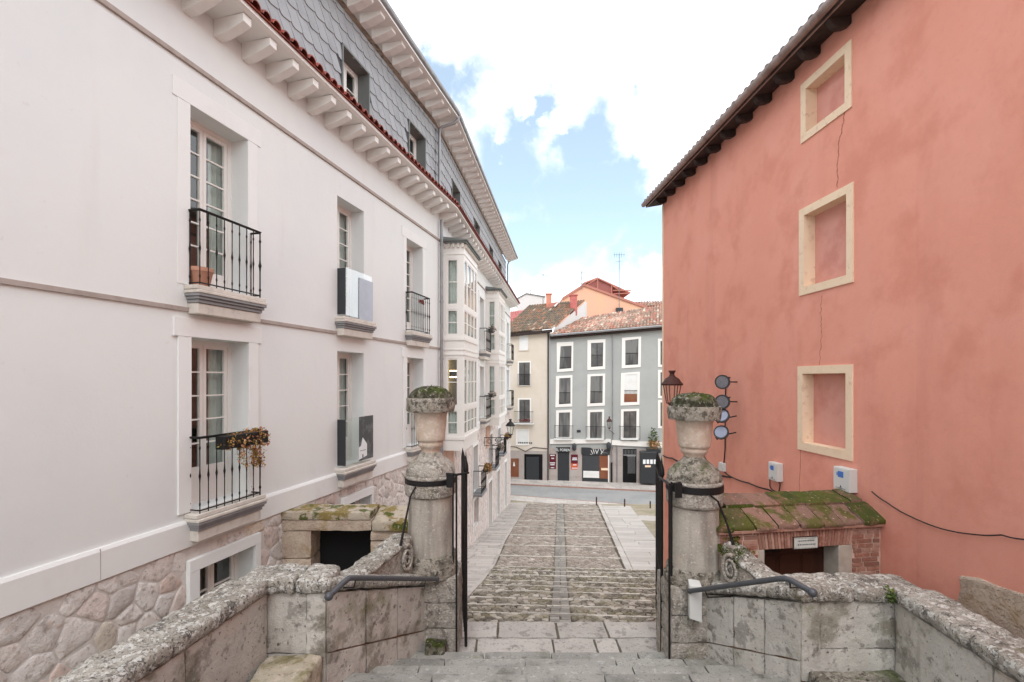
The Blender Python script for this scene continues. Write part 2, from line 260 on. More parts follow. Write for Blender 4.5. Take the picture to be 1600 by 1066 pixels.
class MB:
    def __init__(s): s.v = []; s.f = []
    def add(s, vs, fs):
        b = len(s.v); s.v += [V(x) for x in vs]; s.f += [tuple(b+i for i in q) for q in fs]; return s
    def quad(s, *p): return s.add(p, [tuple(range(len(p)))])
    def hexa(s, p):   # p: 4 bottom then 4 top
        return s.add(p, [(0, 3, 2, 1), (4, 5, 6, 7), (0, 1, 5, 4), (1, 2, 6, 5), (2, 3, 7, 6), (3, 0, 4, 7)])
    def box(s, x0, x1, y0, y1, z0, z1):
        return s.hexa([(x0, y0, z0), (x1, y0, z0), (x1, y1, z0), (x0, y1, z0), (x0, y0, z1), (x1, y0, z1), (x1, y1, z1), (x0, y1, z1)])
    def obox(s, pl, s0, s1, z0, z1, o0, o1):
        w = pl.w
        return s.hexa([w(s0, z0, o0), w(s1, z0, o0), w(s1, z0, o1), w(s0, z0, o1), w(s0, z1, o0), w(s1, z1, o0), w(s1, z1, o1), w(s0, z1, o1)])
    def prism(s, pts, vec):
        n = len(pts); a = [V(p) for p in pts]; b = [p+V(vec) for p in a]
        return s.add(a+b, [tuple(range(n))[::-1], tuple(range(n, 2*n))]+[(i, (i+1) % n, n+(i+1) % n, n+i) for i in range(n)])
    def pprism(s, pl, px, o0, o1):
        """polygon given by picture points lying on the plane pl at offset o1, thick from o0 to o1"""
        q = [pl.hit(x, y, o1) for x, y in px]
        A = [pl.w(a, z, o0) for a, z in q]; B = [pl.w(a, z, o1) for a, z in q]; n = len(q)
        return s.add(A+B, [tuple(range(n))[::-1], tuple(range(n, 2*n))]+[(i, (i+1) % n, n+(i+1) % n, n+i) for i in range(n)])
    def sprism(s, pl, q, o0, o1):
        A = [pl.w(a, z, o0) for a, z in q]; B = [pl.w(a, z, o1) for a, z in q]; n = len(q)
        return s.add(A+B, [tuple(range(n))[::-1], tuple(range(n, 2*n))]+[(i, (i+1) % n, n+(i+1) % n, n+i) for i in range(n)])
    def tube(s, path, r, n=8):
        path = [V(p) for p in path]; rings = []
        prev = None
        for i, p in enumerate(path):
            t = (path[min(i+1, len(path)-1)]-path[max(i-1, 0)]).normalized()
            if prev is None:
                a = t.orthogonal().normalized()
            else:
                a = (prev-t*prev.dot(t)).normalized()
            prev = a; b = t.cross(a)
            rr = r[i] if isinstance(r, (list, tuple)) else r
            rings.append([p+(a*math.cos(2*math.pi*j/n)+b*math.sin(2*math.pi*j/n))*rr for j in range(n)])
        vs = [q for ring in rings for q in ring]; fs = []
        for i in range(len(path)-1):
            for j in range(n):
                fs.append((i*n+j, i*n+(j+1) % n, (i+1)*n+(j+1) % n, (i+1)*n+j))
        fs.append(tuple(range(n))[::-1]); fs.append(tuple((len(path)-1)*n+j for j in range(n)))
        return s.add(vs, fs)
    def lathe(s, ctr, prof, n=32, mod=None, amp=0.0, freq=6.0):
        """prof: (radius, z) bottom to top, resampled; mod(angle, r) -> r"""
        ctr = V(ctr); pts = []
        for (r0, z0), (r1, z1) in zip(prof, prof[1:]):
            L = math.hypot(r1-r0, z1-z0); m = max(1, int(L/0.03)) if amp else 1
            for i in range(m):
                t = i/m; pts.append((r0+(r1-r0)*t, z0+(z1-z0)*t))
        pts.append(prof[-1]); vs = []
        for r, z in pts:
            for j in range(n):
                a = 2*math.pi*j/n; rr = mod(a, r) if mod else r
                p = V((math.cos(a)*rr, math.sin(a)*rr, z))+ctr
                if amp and r > .01:
                    d = noise.fractal(p*freq, 1.0, 2.0, 4)*amp
                    p += V((math.cos(a)*d, math.sin(a)*d, d*.5))
                vs.append(p)
        fs = [(i*n+j, i*n+(j+1) % n, (i+1)*n+(j+1) % n, (i+1)*n+j) for i in range(len(pts)-1) for j in range(n)]
        fs.append(tuple(range(n))[::-1]); fs.append(tuple((len(pts)-1)*n+j for j in range(n)))
        return s.add(vs, fs)
    def sphere(s, ctr, r, n=10, sz=1.0):
        prof = [(max(.0005, r*math.sin(math.pi*i/n)), -r*sz*math.cos(math.pi*i/n)) for i in range(n+1)]
        return s.lathe(ctr, prof, n+2)
    def rblock(s, p8, res=0.06, rad=0.04, amp=0.012, freq=5.0):
        """rough stone block: eight corners (4 bottom, 4 top), rounded edges, worn surface"""
        p = [V(q) for q in p8]
        L = [((p[1]-p[0]).length+(p[2]-p[3]).length)/2, ((p[3]-p[0]).length+(p[2]-p[1]).length)/2, ((p[4]-p[0]).length+(p[6]-p[2]).length)/2]
        N = [max(2, min(60, int(round(l/res)))) for l in L]
        def tri(u, v, w):
            b = (p[0]*(1-u)+p[1]*u)*(1-v)+(p[3]*(1-u)+p[2]*u)*v
            t = (p[4]*(1-u)+p[5]*u)*(1-v)+(p[7]*(1-u)+p[6]*u)*v
            return b*(1-w)+t*w
        cen = tri(.5, .5, .5); idx = {}; vs = []; fs = []
        def vert(i, j, k):
            key = (i, j, k)
            if key in idx: return idx[key]
            q = [i/N[0]*L[0], j/N[1]*L[1], k/N[2]*L[2]]
            rr = [min(rad, l*.45) for l in L]
            cl = [min(max(q[a], rr[a]), L[a]-rr[a]) for a in range(3)]
            d = V([q[a]-cl[a] for a in range(3)]); m = max(abs(x) for x in d)
            if d.length > 1e-6:
                d = d.normalized()*m
            q = [cl[a]+d[a] for a in range(3)]
            P_ = tri(q[0]/L[0], q[1]/L[1], q[2]/L[2])
            nd = (P_-cen); nd = V((nd.x/max(L[0], .1), nd.y/max(L[1], .1), nd.z/max(L[2], .1))).normalized()
            P_ = P_+nd*(noise.fractal(P_*freq, .9, 2.1, 4)*amp)
            idx[key] = len(vs); vs.append(P_); return idx[key]
        for ax in range(3):
            a, b = [q for q in range(3) if q != ax]
            for side in (0, N[ax]):
                for i in range(N[a]):
                    for j in range(N[b]):
                        q = []
                        for di, dj in ((0, 0), (1, 0), (1, 1), (0, 1)):
                            kk = [0, 0, 0]; kk[ax] = side; kk[a] = i+di; kk[b] = j+dj
                            q.append(vert(*kk))
                        flip = (side == 0) ^ (ax == 1)
                        fs.append(tuple(q[::-1]) if flip else tuple(q))
        return s.add(vs, fs)
    def build(s, name, mat, parent=None, smooth=False, bevel=0.0, origin=None, label=None, cat=None, group=None, kind=None):
        me = bpy.data.meshes.new(name)
        if parent is not None: off = root_of(parent).location.copy()
        elif origin is not None: off = V(origin)
        else:
            xs = [v.x for v in s.v]; ys = [v.y for v in s.v]
            off = V(((min(xs)+max(xs))/2, (min(ys)+max(ys))/2, min(v.z for v in s.v)))
        me.from_pydata([tuple(v-off) for v in s.v], [], s.f)
        me.materials.append(mt[mat] if isinstance(mat, str) else mat)
        me.update()
        if smooth:
            me.polygons.foreach_set('use_smooth', [True]*len(me.polygons))
            if smooth != 'all':
                me.set_sharp_from_angle(angle=math.radians(smooth if smooth is not True else 40))
        o = bpy.data.objects.new(name, me); COL.objects.link(o)
        if parent is not None: o.parent = parent
        else: o.location = off
        if bevel:
            b = o.modifiers.new('bevel', 'BEVEL'); b.width = bevel; b.segments = 2; b.limit_method = 'ANGLE'; b.angle_limit = math.radians(40)
        tag(o, label, cat, group, kind); return o

def tag(o, label=None, cat=None, group=None, kind=None):
    if label: o['label'] = label
    if cat: o['category'] = cat
    if group: o['group'] = group
    if kind: o['kind'] = kind
    return o

def thing(name, loc, label, cat, group=None):
    o = bpy.data.objects.new(name, None); COL.objects.link(o); o.location = loc; o.empty_display_size = .2
    return tag(o, label, cat, group)

def copy_tree(o, parent=None):
    q = o.copy(); COL.objects.link(q)
    if parent: q.parent = parent
    for ch in list(o.children): copy_tree(ch, q)
    return q

def text(body, name, size, loc, rot, mat, parent=None, ext=0.003, align='CENTER', sx=1.0):
    cu = bpy.data.curves.new(name, 'FONT'); cu.body = body; cu.size = size; cu.extrude = ext
    cu.align_x = align; cu.align_y = 'CENTER'
    cu.materials.append(mt[mat])
    o = bpy.data.objects.new(name, cu); COL.objects.link(o)
    off = root_of(parent).location if parent else V((0, 0, 0))
    o.location = V(loc)-off; o.rotation_euler = rot; o.scale = (sx, 1, 1)
    if parent: o.parent = parent
    bpy.context.view_layer.update(); me = bpy.data.meshes.new_from_object(o.evaluated_get(bpy.context.evaluated_depsgraph_get()))
    q = bpy.data.objects.new(name, me); COL.objects.link(q); q.parent = parent; q.location = o.location; q.rotation_euler = o.rotation_euler; q.scale = o.scale
    bpy.data.objects.remove(o); return q

def cells(x0, x1, y0, y1, cw, chh, jit=.38, rects=(), rg=None, cut=None):
    """irregular stones: Voronoi cells of a jittered, staggered grid, clipped to the field and round the rects"""
    rg = rg or rnd; nx = max(1, int((x1-x0)/cw)); ny = max(1, int((y1-y0)/chh)); cw = (x1-x0)/nx; chh = (y1-y0)/ny
    seed = {}
    for i in range(-1, nx+1):
        for j in range(-1, ny+1):
            seed[i, j] = (x0+(i+.5+(.25 if j % 2 else -.25)+rg.uniform(-jit, jit))*cw, y0+(j+.5+rg.uniform(-jit, jit))*chh)
    out = []
    for i in range(-1, nx+1):
        for j in range(0, ny):
            sx, sy = seed[i, j]
            if any(a < sx < b and c_ < sy < d for a, b, c_, d in rects): continue
            if cut and not cut(sx, sy): continue
            poly = [(sx-2.2*cw, sy-2.2*chh), (sx+2.2*cw, sy-2.2*chh), (sx+2.2*cw, sy+2.2*chh), (sx-2.2*cw, sy+2.2*chh)]
            planes = [(-1, 0, -x0), (1, 0, x1), (0, -1, -y0), (0, 1, y1)]
            for di in (-2, -1, 0, 1, 2):
                for dj in (-2, -1, 0, 1, 2):
                    if (di or dj) and (i+di, j+dj) in seed:
                        tx, ty = seed[i+di, j+dj]
                        nx_, ny_ = tx-sx, ty-sy
                        planes.append((nx_, ny_, nx_*(sx+tx)/2+ny_*(sy+ty)/2))
            for a, b, c_, d in rects:
                if a-2*cw < sx < b+2*cw and c_-2*chh < sy < d+2*chh:
                    g = [(a-sx, (1, 0, a)), (sx-b, (-1, 0, -b)), (c_-sy, (0, 1, c_)), (sy-d, (0, -1, -d))]
                    planes.append(max(g)[1])
            for A, B, C_ in planes:
                new = []
                for k in range(len(poly)):
                    p, q = poly[k], poly[(k+1) % len(poly)]
                    dp = A*p[0]+B*p[1]-C_; dq = A*q[0]+B*q[1]-C_
                    if dp <= 0: new.append(p)
                    if (dp < 0 < dq) or (dq < 0 < dp):
                        t = dp/(dp-dq); new.append((p[0]+(q[0]-p[0])*t, p[1]+(q[1]-p[1])*t))
                poly = new
                if len(poly) < 3: break
            if len(poly) >= 3:
                ar = abs(sum(poly[k][0]*poly[(k+1) % len(poly)][1]-poly[(k+1) % len(poly)][0]*poly[k][1] for k in range(len(poly))))/2
                if ar > .08*cw*chh: out.append(poly)
    return out

RC = .91
def relief(mb, poly, fmap, gap, h, rg=None, chaikin=True, rough=.3):
    """raise one stone over its polygon; fmap(x, y, height) -> world point"""
    rg = rg or rnd
    n = len(poly); cx = sum(p[0] for p in poly)/n; cy = sum(p[1] for p in poly)/n
    if chaikin:
        q = []
        for k in range(n):
            a, b = poly[k], poly[(k+1) % n]
            q.append((a[0]*RC+b[0]*(1-RC), a[1]*RC+b[1]*(1-RC))); q.append((a[0]*(1-RC)+b[0]*RC, a[1]*(1-RC)+b[1]*RC))
        poly = q; n = len(poly)
    R = sum(math.hypot(p[0]-cx, p[1]-cy) for p in poly)/n
    if R < gap*1.5: return
    k0 = 1-gap/R; hh = h*rg.uniform(.7, 1.15)
    tx, ty = rg.uniform(-rough, rough)*h/R, rg.uniform(-rough, rough)*h/R
    rings = [(k0, -.3*h), (k0*.97, .45*hh), (k0*.84, .88*hh), (k0*.5, hh)]
    vs = []
    for kk, z in rings:
        for p in poly:
            x, y = (p[0]-cx)*kk, (p[1]-cy)*kk
            zz = z+(tx*x+ty*y if z > 0 else 0)
            vs.append(fmap(cx+x, cy+y, zz))
    vs.append(fmap(cx, cy, hh*1.02)); fs = []
    for r in range(len(rings)-1):
        for k in range(n):
            fs.append((r*n+k, r*n+(k+1) % n, (r+1)*n+(k+1) % n, (r+1)*n+k))
    b = (len(rings)-1)*n
    for k in range(n): fs.append((b+k, b+(k+1) % n, len(vs)-1))
    mb.add(vs, fs)

def wallface(mb, pl, s0, s1, z0, z1, holes, depth, o=0.0):
    S = sorted({s0, s1, *[x for h in holes for x in h[:2] if s0 < x < s1]})
    Z = sorted({z0, z1, *[x for h in holes for x in h[2:4] if z0 < x < z1]})
    for a, b in zip(S, S[1:]):
        for p, q in zip(Z, Z[1:]):
            m, n = (a+b)/2, (p+q)/2
            if any(h[0] < m < h[1] and h[2] < n < h[3] for h in holes): continue
            mb.quad(pl.w(a, p, o), pl.w(b, p, o), pl.w(b, q, o), pl.w(a, q, o))
    for a, b, p, q in [h[:4] for h in holes]:
        i = o-depth; w = pl.w
        mb.quad(w(a, p, o), w(a, q, o), w(a, q, i), w(a, p, i)); mb.quad(w(b, p, o), w(b, p, i), w(b, q, i), w(b, q, o))
        mb.quad(w(a, q, o), w(b, q, o), w(b, q, i), w(a, q, i)); mb.quad(w(a, p, o), w(a, p, i), w(b, p, i), w(b, p, o))

def window_unit(pl, rect, o, parent, leaves=2, rows=5, panel=.38, fr=.07, bar=.022, room=True, curtain=True, name='window', glass='glass', mat='white_paint', deep=.7, label=None):
    """casement: frame mesh is the part; pane, curtain and interior are its sub-parts"""
    a, b, p, q = rect; f = MB(); t0, t1 = o-.05, o
    f.obox(pl, a, b, q-fr, q, t0, t1+.01); f.obox(pl, a, b, p, p+fr*.8, t0, t1+.01)
    f.obox(pl, a, a+fr, p+fr*.8, q-fr, t0, t1+.01); f.obox(pl, b-fr, b, p+fr*.8, q-fr, t0, t1+.01)
    ia, ib, ip, iq = a+fr, b-fr, p+fr*.8, q-fr; lw = (ib-ia)/leaves; g = MB()
    for k in range(leaves):
        x0, x1 = ia+k*lw+.003, ia+(k+1)*lw-.003; st = min(.055, lw*.16)
        f.obox(pl, x0, x0+st, ip, iq, t0, t1); f.obox(pl, x1-st, x1, ip, iq, t0, t1)
        f.obox(pl, x0+st, x1-st, iq-st, iq, t0, t1); f.obox(pl, x0+st, x1-st, ip, ip+st+panel, t0, t1)
        if panel > .1: f.obox(pl, x0+st+.04, x1-st-.04, ip+.06, ip+panel-.02, t1, t1+.012)
        zb, zt = ip+st+panel, iq-st
        for r in range(1, rows):
            z = zb+(zt-zb)*r/rows; f.obox(pl, x0+st, x1-st, z-bar/2, z+bar/2, t0+.01, t1-.005)
        g.quad(pl.w(x0+st, zb, o-.03), pl.w(x1-st, zb, o-.03), pl.w(x1-st, zt, o-.03), pl.w(x0+st, zt, o-.03))
    w = f.build(name, mat, parent, label=label); g.build('pane', glass, w)
    if room:
        r = MB(); i = o-deep; ww = pl.w
        r.quad(ww(a, p, i), ww(b, p, i), ww(b, q, i), ww(a, q, i))
        r.quad(ww(a, p, o-.05), ww(a, q, o-.05), ww(a, q, i), ww(a, p, i)); r.quad(ww(b, p, o-.05), ww(b, p, i), ww(b, q, i), ww(b, q, o-.05))
        r.quad(ww(a, q, o-.05), ww(b, q, o-.05), ww(b, q, i), ww(a, q, i)); r.quad(ww(a, p, o-.05), ww(a, p, i), ww(b, p, i), ww(b, p, o-.05))
        r.build('interior', 'room', w)
    if curtain:
        cm = MB(); n = 60
        for (u0, u1) in (((a+fr), a+(b-a)*.36), (a+(b-a)*.70, b-fr)):
            vs = []
            for k in range(n+1):
                x = u0+(u1-u0)*k/n; dd = o-.14+.025*math.sin(x*70+1.3*math.sin(x*9))
                vs += [pl.w(x, p+.08, dd), pl.w(x, q-.05, dd)]
            cm.add(vs, [(2*k, 2*k+2, 2*k+3, 2*k+1) for k in range(n)])
        cm.build('curtain', 'curtain', w, smooth='all')
    return w

def leaves_mesh(mb, ctr, rad, n, size, rg, droop=0.0):
    for _ in range(n):
        while True:
            x, y, z = (rg.uniform(-1, 1) for _ in range(3))
            if x*x+y*y+z*z < 1: break
        p = V(ctr)+V((x*rad[0], y*rad[1], z*rad[2]))
        a = V((rg.uniform(-1, 1), rg.uniform(-1, 1), rg.uniform(-1, 1)-droop)).normalized(); b = a.orthogonal().normalized()
        b = (b*math.cos(rg.random()*6)+a.cross(b)*math.sin(rg.random()*6)); s_ = size*rg.uniform(.5, 1.3)
        m = p+a*s_*.5+a.cross(b)*s_*.12
        mb.add([p, m+b*s_*.32, p+a*s_, m-b*s_*.32], [(0, 1, 2, 3)])

def barrel(mb, e0, e1, r1, r0, nc, nr, rg, rad=.5, seg=5, lap=.14):
    """barrel tiles on the quad eave-left, eave-right, ridge-right, ridge-left; every tile its own piece"""
    e0, e1, r0, r1 = V(e0), V(e1), V(r0), V(r1)
    nrm = (e1-e0).cross(r0-e0).normalized()
    if nrm.z < 0: nrm = -nrm
    for i in range(nc):
        for j in range(nr):
            u0, u1 = i/nc, (i+1)/nc; v0, v1 = j/nr, (j+1+lap)/nr
            if v1 > 1: v1 = 1
            jt = rg.uniform(-.06, .06)/nc
            def q(u, v): return (e0*(1-u)+e1*u)*(1-v)+(r0*(1-u)+r1*u)*v
            wv = (q(u1, v0)-q(u0, v0)); L = wv.length; h = L*rad
            vs = []
            for (v, up) in ((v0, .10*L+.0), (v1, 0.0)):
                for k in range(seg+1):
                    t = k/seg; ang = math.pi*t
                    u = u0+(u1-u0)*(.5-.44*math.cos(ang))+jt
                    vs.append(q(u, v)+nrm*(h*math.sin(ang)+up))
            fs = [(k, k+1, seg+2+k, seg+1+k) for k in range(seg)]
            fs.append(tuple(range(seg+1)))
            mb.add(vs, fs)
    base = [e0-nrm*.02, e1-nrm*.02, r1-nrm*.02, r0-nrm*.02]
    return base
# ------------------------------------------------------------------ camera, light, sky
cam = bpy.data.cameras.new('camera'); co = bpy.data.objects.new('camera', cam); COL.objects.link(co)
cam.sensor_width = 36; cam.lens = 36*F/1600; cam.shift_y = (HY-533)/1600; cam.clip_end = 2000; cam.clip_start = .05
co.location = (0, 0, H); co.rotation_euler = (math.radians(90), 0, 0); scene.camera = co
SUN_EL, SUN_ROT = 50, 185      # soft light through thin cloud, from behind the viewer
sun = bpy.data.lights.new('sun', 'SUN'); sun.energy = .6; sun.angle = math.radians(20); sun.color = (1, .99, .97)
so = bpy.data.objects.new('sun', sun); COL.objects.link(so); so.location = (0, 0, 40)
az = math.radians(SUN_ROT)
sd = V((math.sin(az)*math.cos(math.radians(SUN_EL)), math.cos(az)*math.cos(math.radians(SUN_EL)), math.sin(math.radians(SUN_EL))))
so.rotation_euler = sd.to_track_quat('Z', 'Y').to_euler()
scene.view_settings.view_transform = 'Standard'; scene.view_settings.look = 'None'
scene.view_settings.exposure = 0.82; scene.view_settings.gamma = 1
world = bpy.data.worlds.new('World'); scene.world = world; world.use_nodes = True
k = NT(world.node_tree); bg = k.n['Background']; bg.inputs['Strength'].default_value = .1
sky = k.add('ShaderNodeTexSky'); sky.sky_type = 'NISHITA'; sky.sun_disc = False
sky.sun_elevation = math.radians(SUN_EL); sky.sun_rotation = az; sky.altitude = 800; sky.air_density = 1; sky.dust_density = 1
tc = k.add('ShaderNodeTexCoord'); dirv = tc.outputs['Generated']
def vmath(op, a, b=None, sc=None):
    n = k.add('ShaderNodeVectorMath'); n.operation = op
    for i, x in enumerate((a, b)):
        if x is None: continue
        if isinstance(x, (tuple, V)): n.inputs[i].default_value = tuple(x)
        else: k.link(x, n.inputs[i])
    if sc is not None: n.inputs['Scale'].default_value = sc
    return n
def wnoise(scale, detail=8, rough=.6):
    t = k.add('ShaderNodeTexNoise'); t.inputs['Scale'].default_value = scale; t.inputs['Detail'].default_value = detail
    t.inputs['Roughness'].default_value = rough; k.link(dirv, t.inputs['Vector']); return t
n1 = wnoise(5); n2 = wnoise(13)
w1 = vmath('SUBTRACT', n1.outputs['Color'], (.5, .5, .5)); w1 = vmath('SCALE', w1.outputs[0], sc=.20)
w2 = vmath('SUBTRACT', n2.outputs['Color'], (.5, .5, .5)); w2 = vmath('SCALE', w2.outputs[0], sc=.10)
wd = vmath('ADD', vmath('ADD', dirv, w1.outputs[0]).outputs[0], w2.outputs[0]).outputs[0]
def blob(px, py, r, soft=.5):
    d = V(((px-CX)/F, 1, -(py-HY)/F)).normalized()
    dist = vmath('DISTANCE', wd, d).outputs['Value']
    r_ = r/F*.85
    n = k.add('ShaderNodeMapRange'); n.interpolation_type = 'SMOOTHSTEP'
    n.inputs[1].default_value = r_; n.inputs[2].default_value = r_*(1-soft); k.link(dist, n.inputs[0]); return n.outputs[0]
blue = None
for b_ in [(690, 120, 70), (750, 160, 85), (840, 195, 85), (800, 270, 150), (900, 330, 150), (960, 330, 120), (1010, 400, 130), (830, 380, 130), (930, 250, 90), (870, 160, 50), (985, 290, 60), (1000, 170, 30), (300, -400, 200), (1500, -900, 300)]:
    q = blob(*b_, soft=.62); blue = q if blue is None else k.math('MAXIMUM', blue, q)
puff = None
for b_ in [(768, 180, 60), (790, 215, 30), (865, 208, 28), (840, 150, 26), (905, 200, 26), (1100, 180, 120), (870, 470, 60), (960, 460, 60), (1010, 455, 50)]:
    q = blob(*b_, soft=.8); puff = q if puff is None else k.math('MAXIMUM', puff, q)
blue = k.math('MAXIMUM', blue, k.math('MULTIPLY', blob(1210, 50, 150, soft=.9), .5))
mask = k.math('MULTIPLY', blue, k.math('SUBTRACT', 1.0, puff))
sepd = k.add('ShaderNodeSeparateXYZ'); k.link(dirv, sepd.inputs[0])
skyc = k.mix(1.0, sky.outputs[0], (1.68, 1.66, 1.50, 1), 'MULTIPLY')
skyc = k.mix(.36, skyc, (5.9, 7.0, 7.6, 1))
cs = wnoise(2.2, 6, .55); cf = k.ramp(cs.outputs[0], .3, .7)
cloud = k.mix(cf, (9.4, 9.7, 10.1, 1), (13.6, 13.9, 14.3, 1))
fin = k.mix(mask, cloud, skyc); k.link(fin, bg.inputs[0])

# ------------------------------------------------------------------ key planes
def wallX(Y): return -6.2+.255*Y
PL1 = Pl(-6.2, 0, .255, 1, 1, 0)                      # near half of the white facade
YB = 6.2/(.1523+.255); BX = wallX(YB)
PL2 = Pl(BX, YB, .1126, 1, 1, 0)                      # far half, beyond the bend
SB = PL1.s(685)
S2END = PL2.s(797.5)
PR = Pl(5.5, 0, -.06, 1, -1, 0)                       # red wall
FAR = Pl(-.17, 43.0, 12.5, -1.95, 0, -1)              # houses across the street
HUT = Pl(2.71, 6.3, 2.36, .36, 0, -1)
SRC = Pl(-4.03, 8.45, 2.4, .0, 0, -1)                 # stone hut front

# ------------------------------------------------------------------ ground, path, steps
YK = [7.75]+[7.75+.983*i for i in range(1, 10)]
DK = [3.917, 4.256, 4.57, 4.875, 5.15, 5.436, 5.73, 5.968, 6.22, 6.50]
def dsm(b):
    if b < 6.9: return 3.87
    if b < 7.75: return 3.87+.05*(b-6.9)/.85
    if b < 16.6:
        t = (b-7.75)/.983; i = min(8, int(t)); t -= i
        return DK[i]*(1-t)+DK[i+1]*t+.04
    if b < 35: return 4.36+.1325*b
    return 9.0
def gp(a, b, h=0.0, d=None):
    """path frame: a across (right), b along; height h above the slope"""
    return V((.1*b+a, b-.06*a, H-(dsm(b) if d is None else d)+h))
g = MB(); xs = [-300, -60, -20, -8, -4, 0, 4, 8, 20, 60, 300]
prof = [(-300, 4.75), (0, 4.75), (6, 4.75), (7.5, 5.0), (8.5, 5.0)]+[(y, dsm(y)+.22) for y in YK[2:]]+[(19, dsm(19)+.06), (25, dsm(25)+.06), (34.9, 9.02), (60, 9.03), (300, 9.03), (1500, 9.03)]
for (y0, d0), (y1, d1) in zip(prof, prof[1:]):
    for x0, x1 in zip(xs, xs[1:]):
        g.quad((x0, y0, H-d0), (x1, y0, H-d0), (x1, y1, H-d1), (x0, y1, H-d1))
g.build('ground', 'gravel', kind='structure')
LE = [(7.75, -1.92), (10.9, -2.06), (16.7, -2.29), (21.3, -2.41), (28, -2.36), (35, -2.36)]
def ledge(b):
    for (b0, a0), (b1, a1) in zip(LE, LE[1:]):
        if b <= b1: return a0+(a1-a0)*max(0, b-b0)/(b1-b0)
    return LE[-1][1]
def redge(b): return 3.75 if b < 16.55 else 2.22+.0235*(b-16.6)
rg = random.Random(5)
# cobbled treads with kerb noses
cb = MB(); kb = MB(); bed = MB(); st_ = MB()
for i in range(9):
    b0, b1 = YK[i], YK[i+1]; dA, dB = DK[i]+.10, DK[i+1]
    la, ra = ledge(b0)-.02, redge(b0); kw = .095
    f = lambda a, b, h: gp(a, b, h, d=dA+(dB-dA)*(b-b0)/(b1-b0))
    rects = [(-.19, .19, b0, b1)]
    sz = .135 if i < 2 else .15
    for poly in cells(la, ra, b0+.01, b1-kw-.01, sz, sz*.85, .3, rects, rg):
        relief(cb, poly, f, .009, .03, rg)
    bed.quad(f(la, b0-.02, -.012), f(ra, b0-.02, -.012), f(ra, b1, -.012), f(la, b1, -.012))
    bed.quad(f(la, b1-.01, -.012), f(ra, b1-.01, -.012), f(ra, b1-.01, -.4), f(la, b1-.01, -.4))
    a = la
    while a < ra:
        L = rg.uniform(.5, 1.4); e = min(ra, a+L); hh = rg.uniform(-.012, .012)
        kb.rblock([f(a+.01, b1-kw, -.2), f(e-.01, b1-kw, -.2), f(e-.01, b1+rg.uniform(-.01, .02), -.2), f(a+.01, b1, -.2),
                   f(a+.01, b1-kw, .026+hh), f(e-.01, b1-kw, .026+hh), f(e-.01, b1+rg.uniform(-.01, .02), .022+hh), f(a+.01, b1, .022+hh)], .09, .02, .01)
        a = e
    for r in range(5):
        for q in range(2):
            off = rg.uniform(-.02, .02)
            x0, x1 = (-.185, off) if q == 0 else (off, .185)
            y0 = b0+.02+(b1-kw-b0-.03)*r/5; y1 = b0+.01+(b1-kw-b0-.03)*(r+1)/5
            st_.hexa([f(x0+.006, y0, -.05), f(x1-.006, y0, -.05), f(x1-.006, y1-.008, -.05), f(x0+.006, y1-.008, -.05), f(x0+.006, y0, .024), f(x1-.006, y0, .022), f(x1-.006, y1-.008, .024), f(x0+.006, y1-.008, .02)])
cb.build('mossy_cobbles', 'cobblemoss', kind='structure', smooth=60)
# ramp
cr = MB(); BR = [16.6, 18.43, 20.36, 22.57, 24.9, 26.8, 29.7, 32.2, 34.6]
for i in range(8):
    b0, b1 = BR[i], BR[i+1]
    sz = .17+.012*i
    for poly in cells(ledge(b0)+.02, redge(b0)-.05, b0+.03, b1-.1, sz, sz*.9, .3, [(-.22, .22, b0, b1)], rg):
        relief(cr, poly, lambda a, b, h: gp(a, b, h), .008, .022, rg)
    bed.quad(gp(ledge(b0), b0, -.012), gp(redge(b0), b0, -.012), gp(redge(b1), b1, -.012), gp(ledge(b1), b1, -.012))
    a = ledge(b1)
    while a < redge(b1):
        e = min(redge(b1), a+rg.uniform(.7, 1.5)); hh = rg.uniform(.0, .012)
        kb.hexa([gp(a+.008, b1-.12, -.1), gp(e-.008, b1-.12, -.1), gp(e-.008, b1, -.1), gp(a+.008, b1, -.1), gp(a+.008, b1-.12, .022+hh), gp(e-.008, b1-.12, .022+hh), gp(e-.008, b1, .022+hh), gp(a+.008, b1, .022+hh)])
        a = e
    y = b0+.02
    while y < b1-.14:
        y1 = min(b1-.13, y+rg.uniform(.25, .5)); off = rg.uniform(-.09, .09)
        for x0, x1 in ((-.21, off), (off, .21)):
            st_.hexa([gp(x0+.006, y, -.05), gp(x1-.006, y, -.05), gp(x1-.006, y1-.01, -.05), gp(x0+.006, y1-.01, -.05), gp(x0+.006, y, .018), gp(x1-.006, y, .018), gp(x1-.006, y1-.01, .018), gp(x0+.006, y1-.01, .018)])
        y = y1
cr.build('cobbled_ramp', 'cobble', kind='structure', smooth=60)
bed.build('path', 'joint', kind='structure'); kb.build('step_kerbs', 'kerb', kind='structure', smooth=50); st_.build('drain_setts', 'sett', kind='structure')
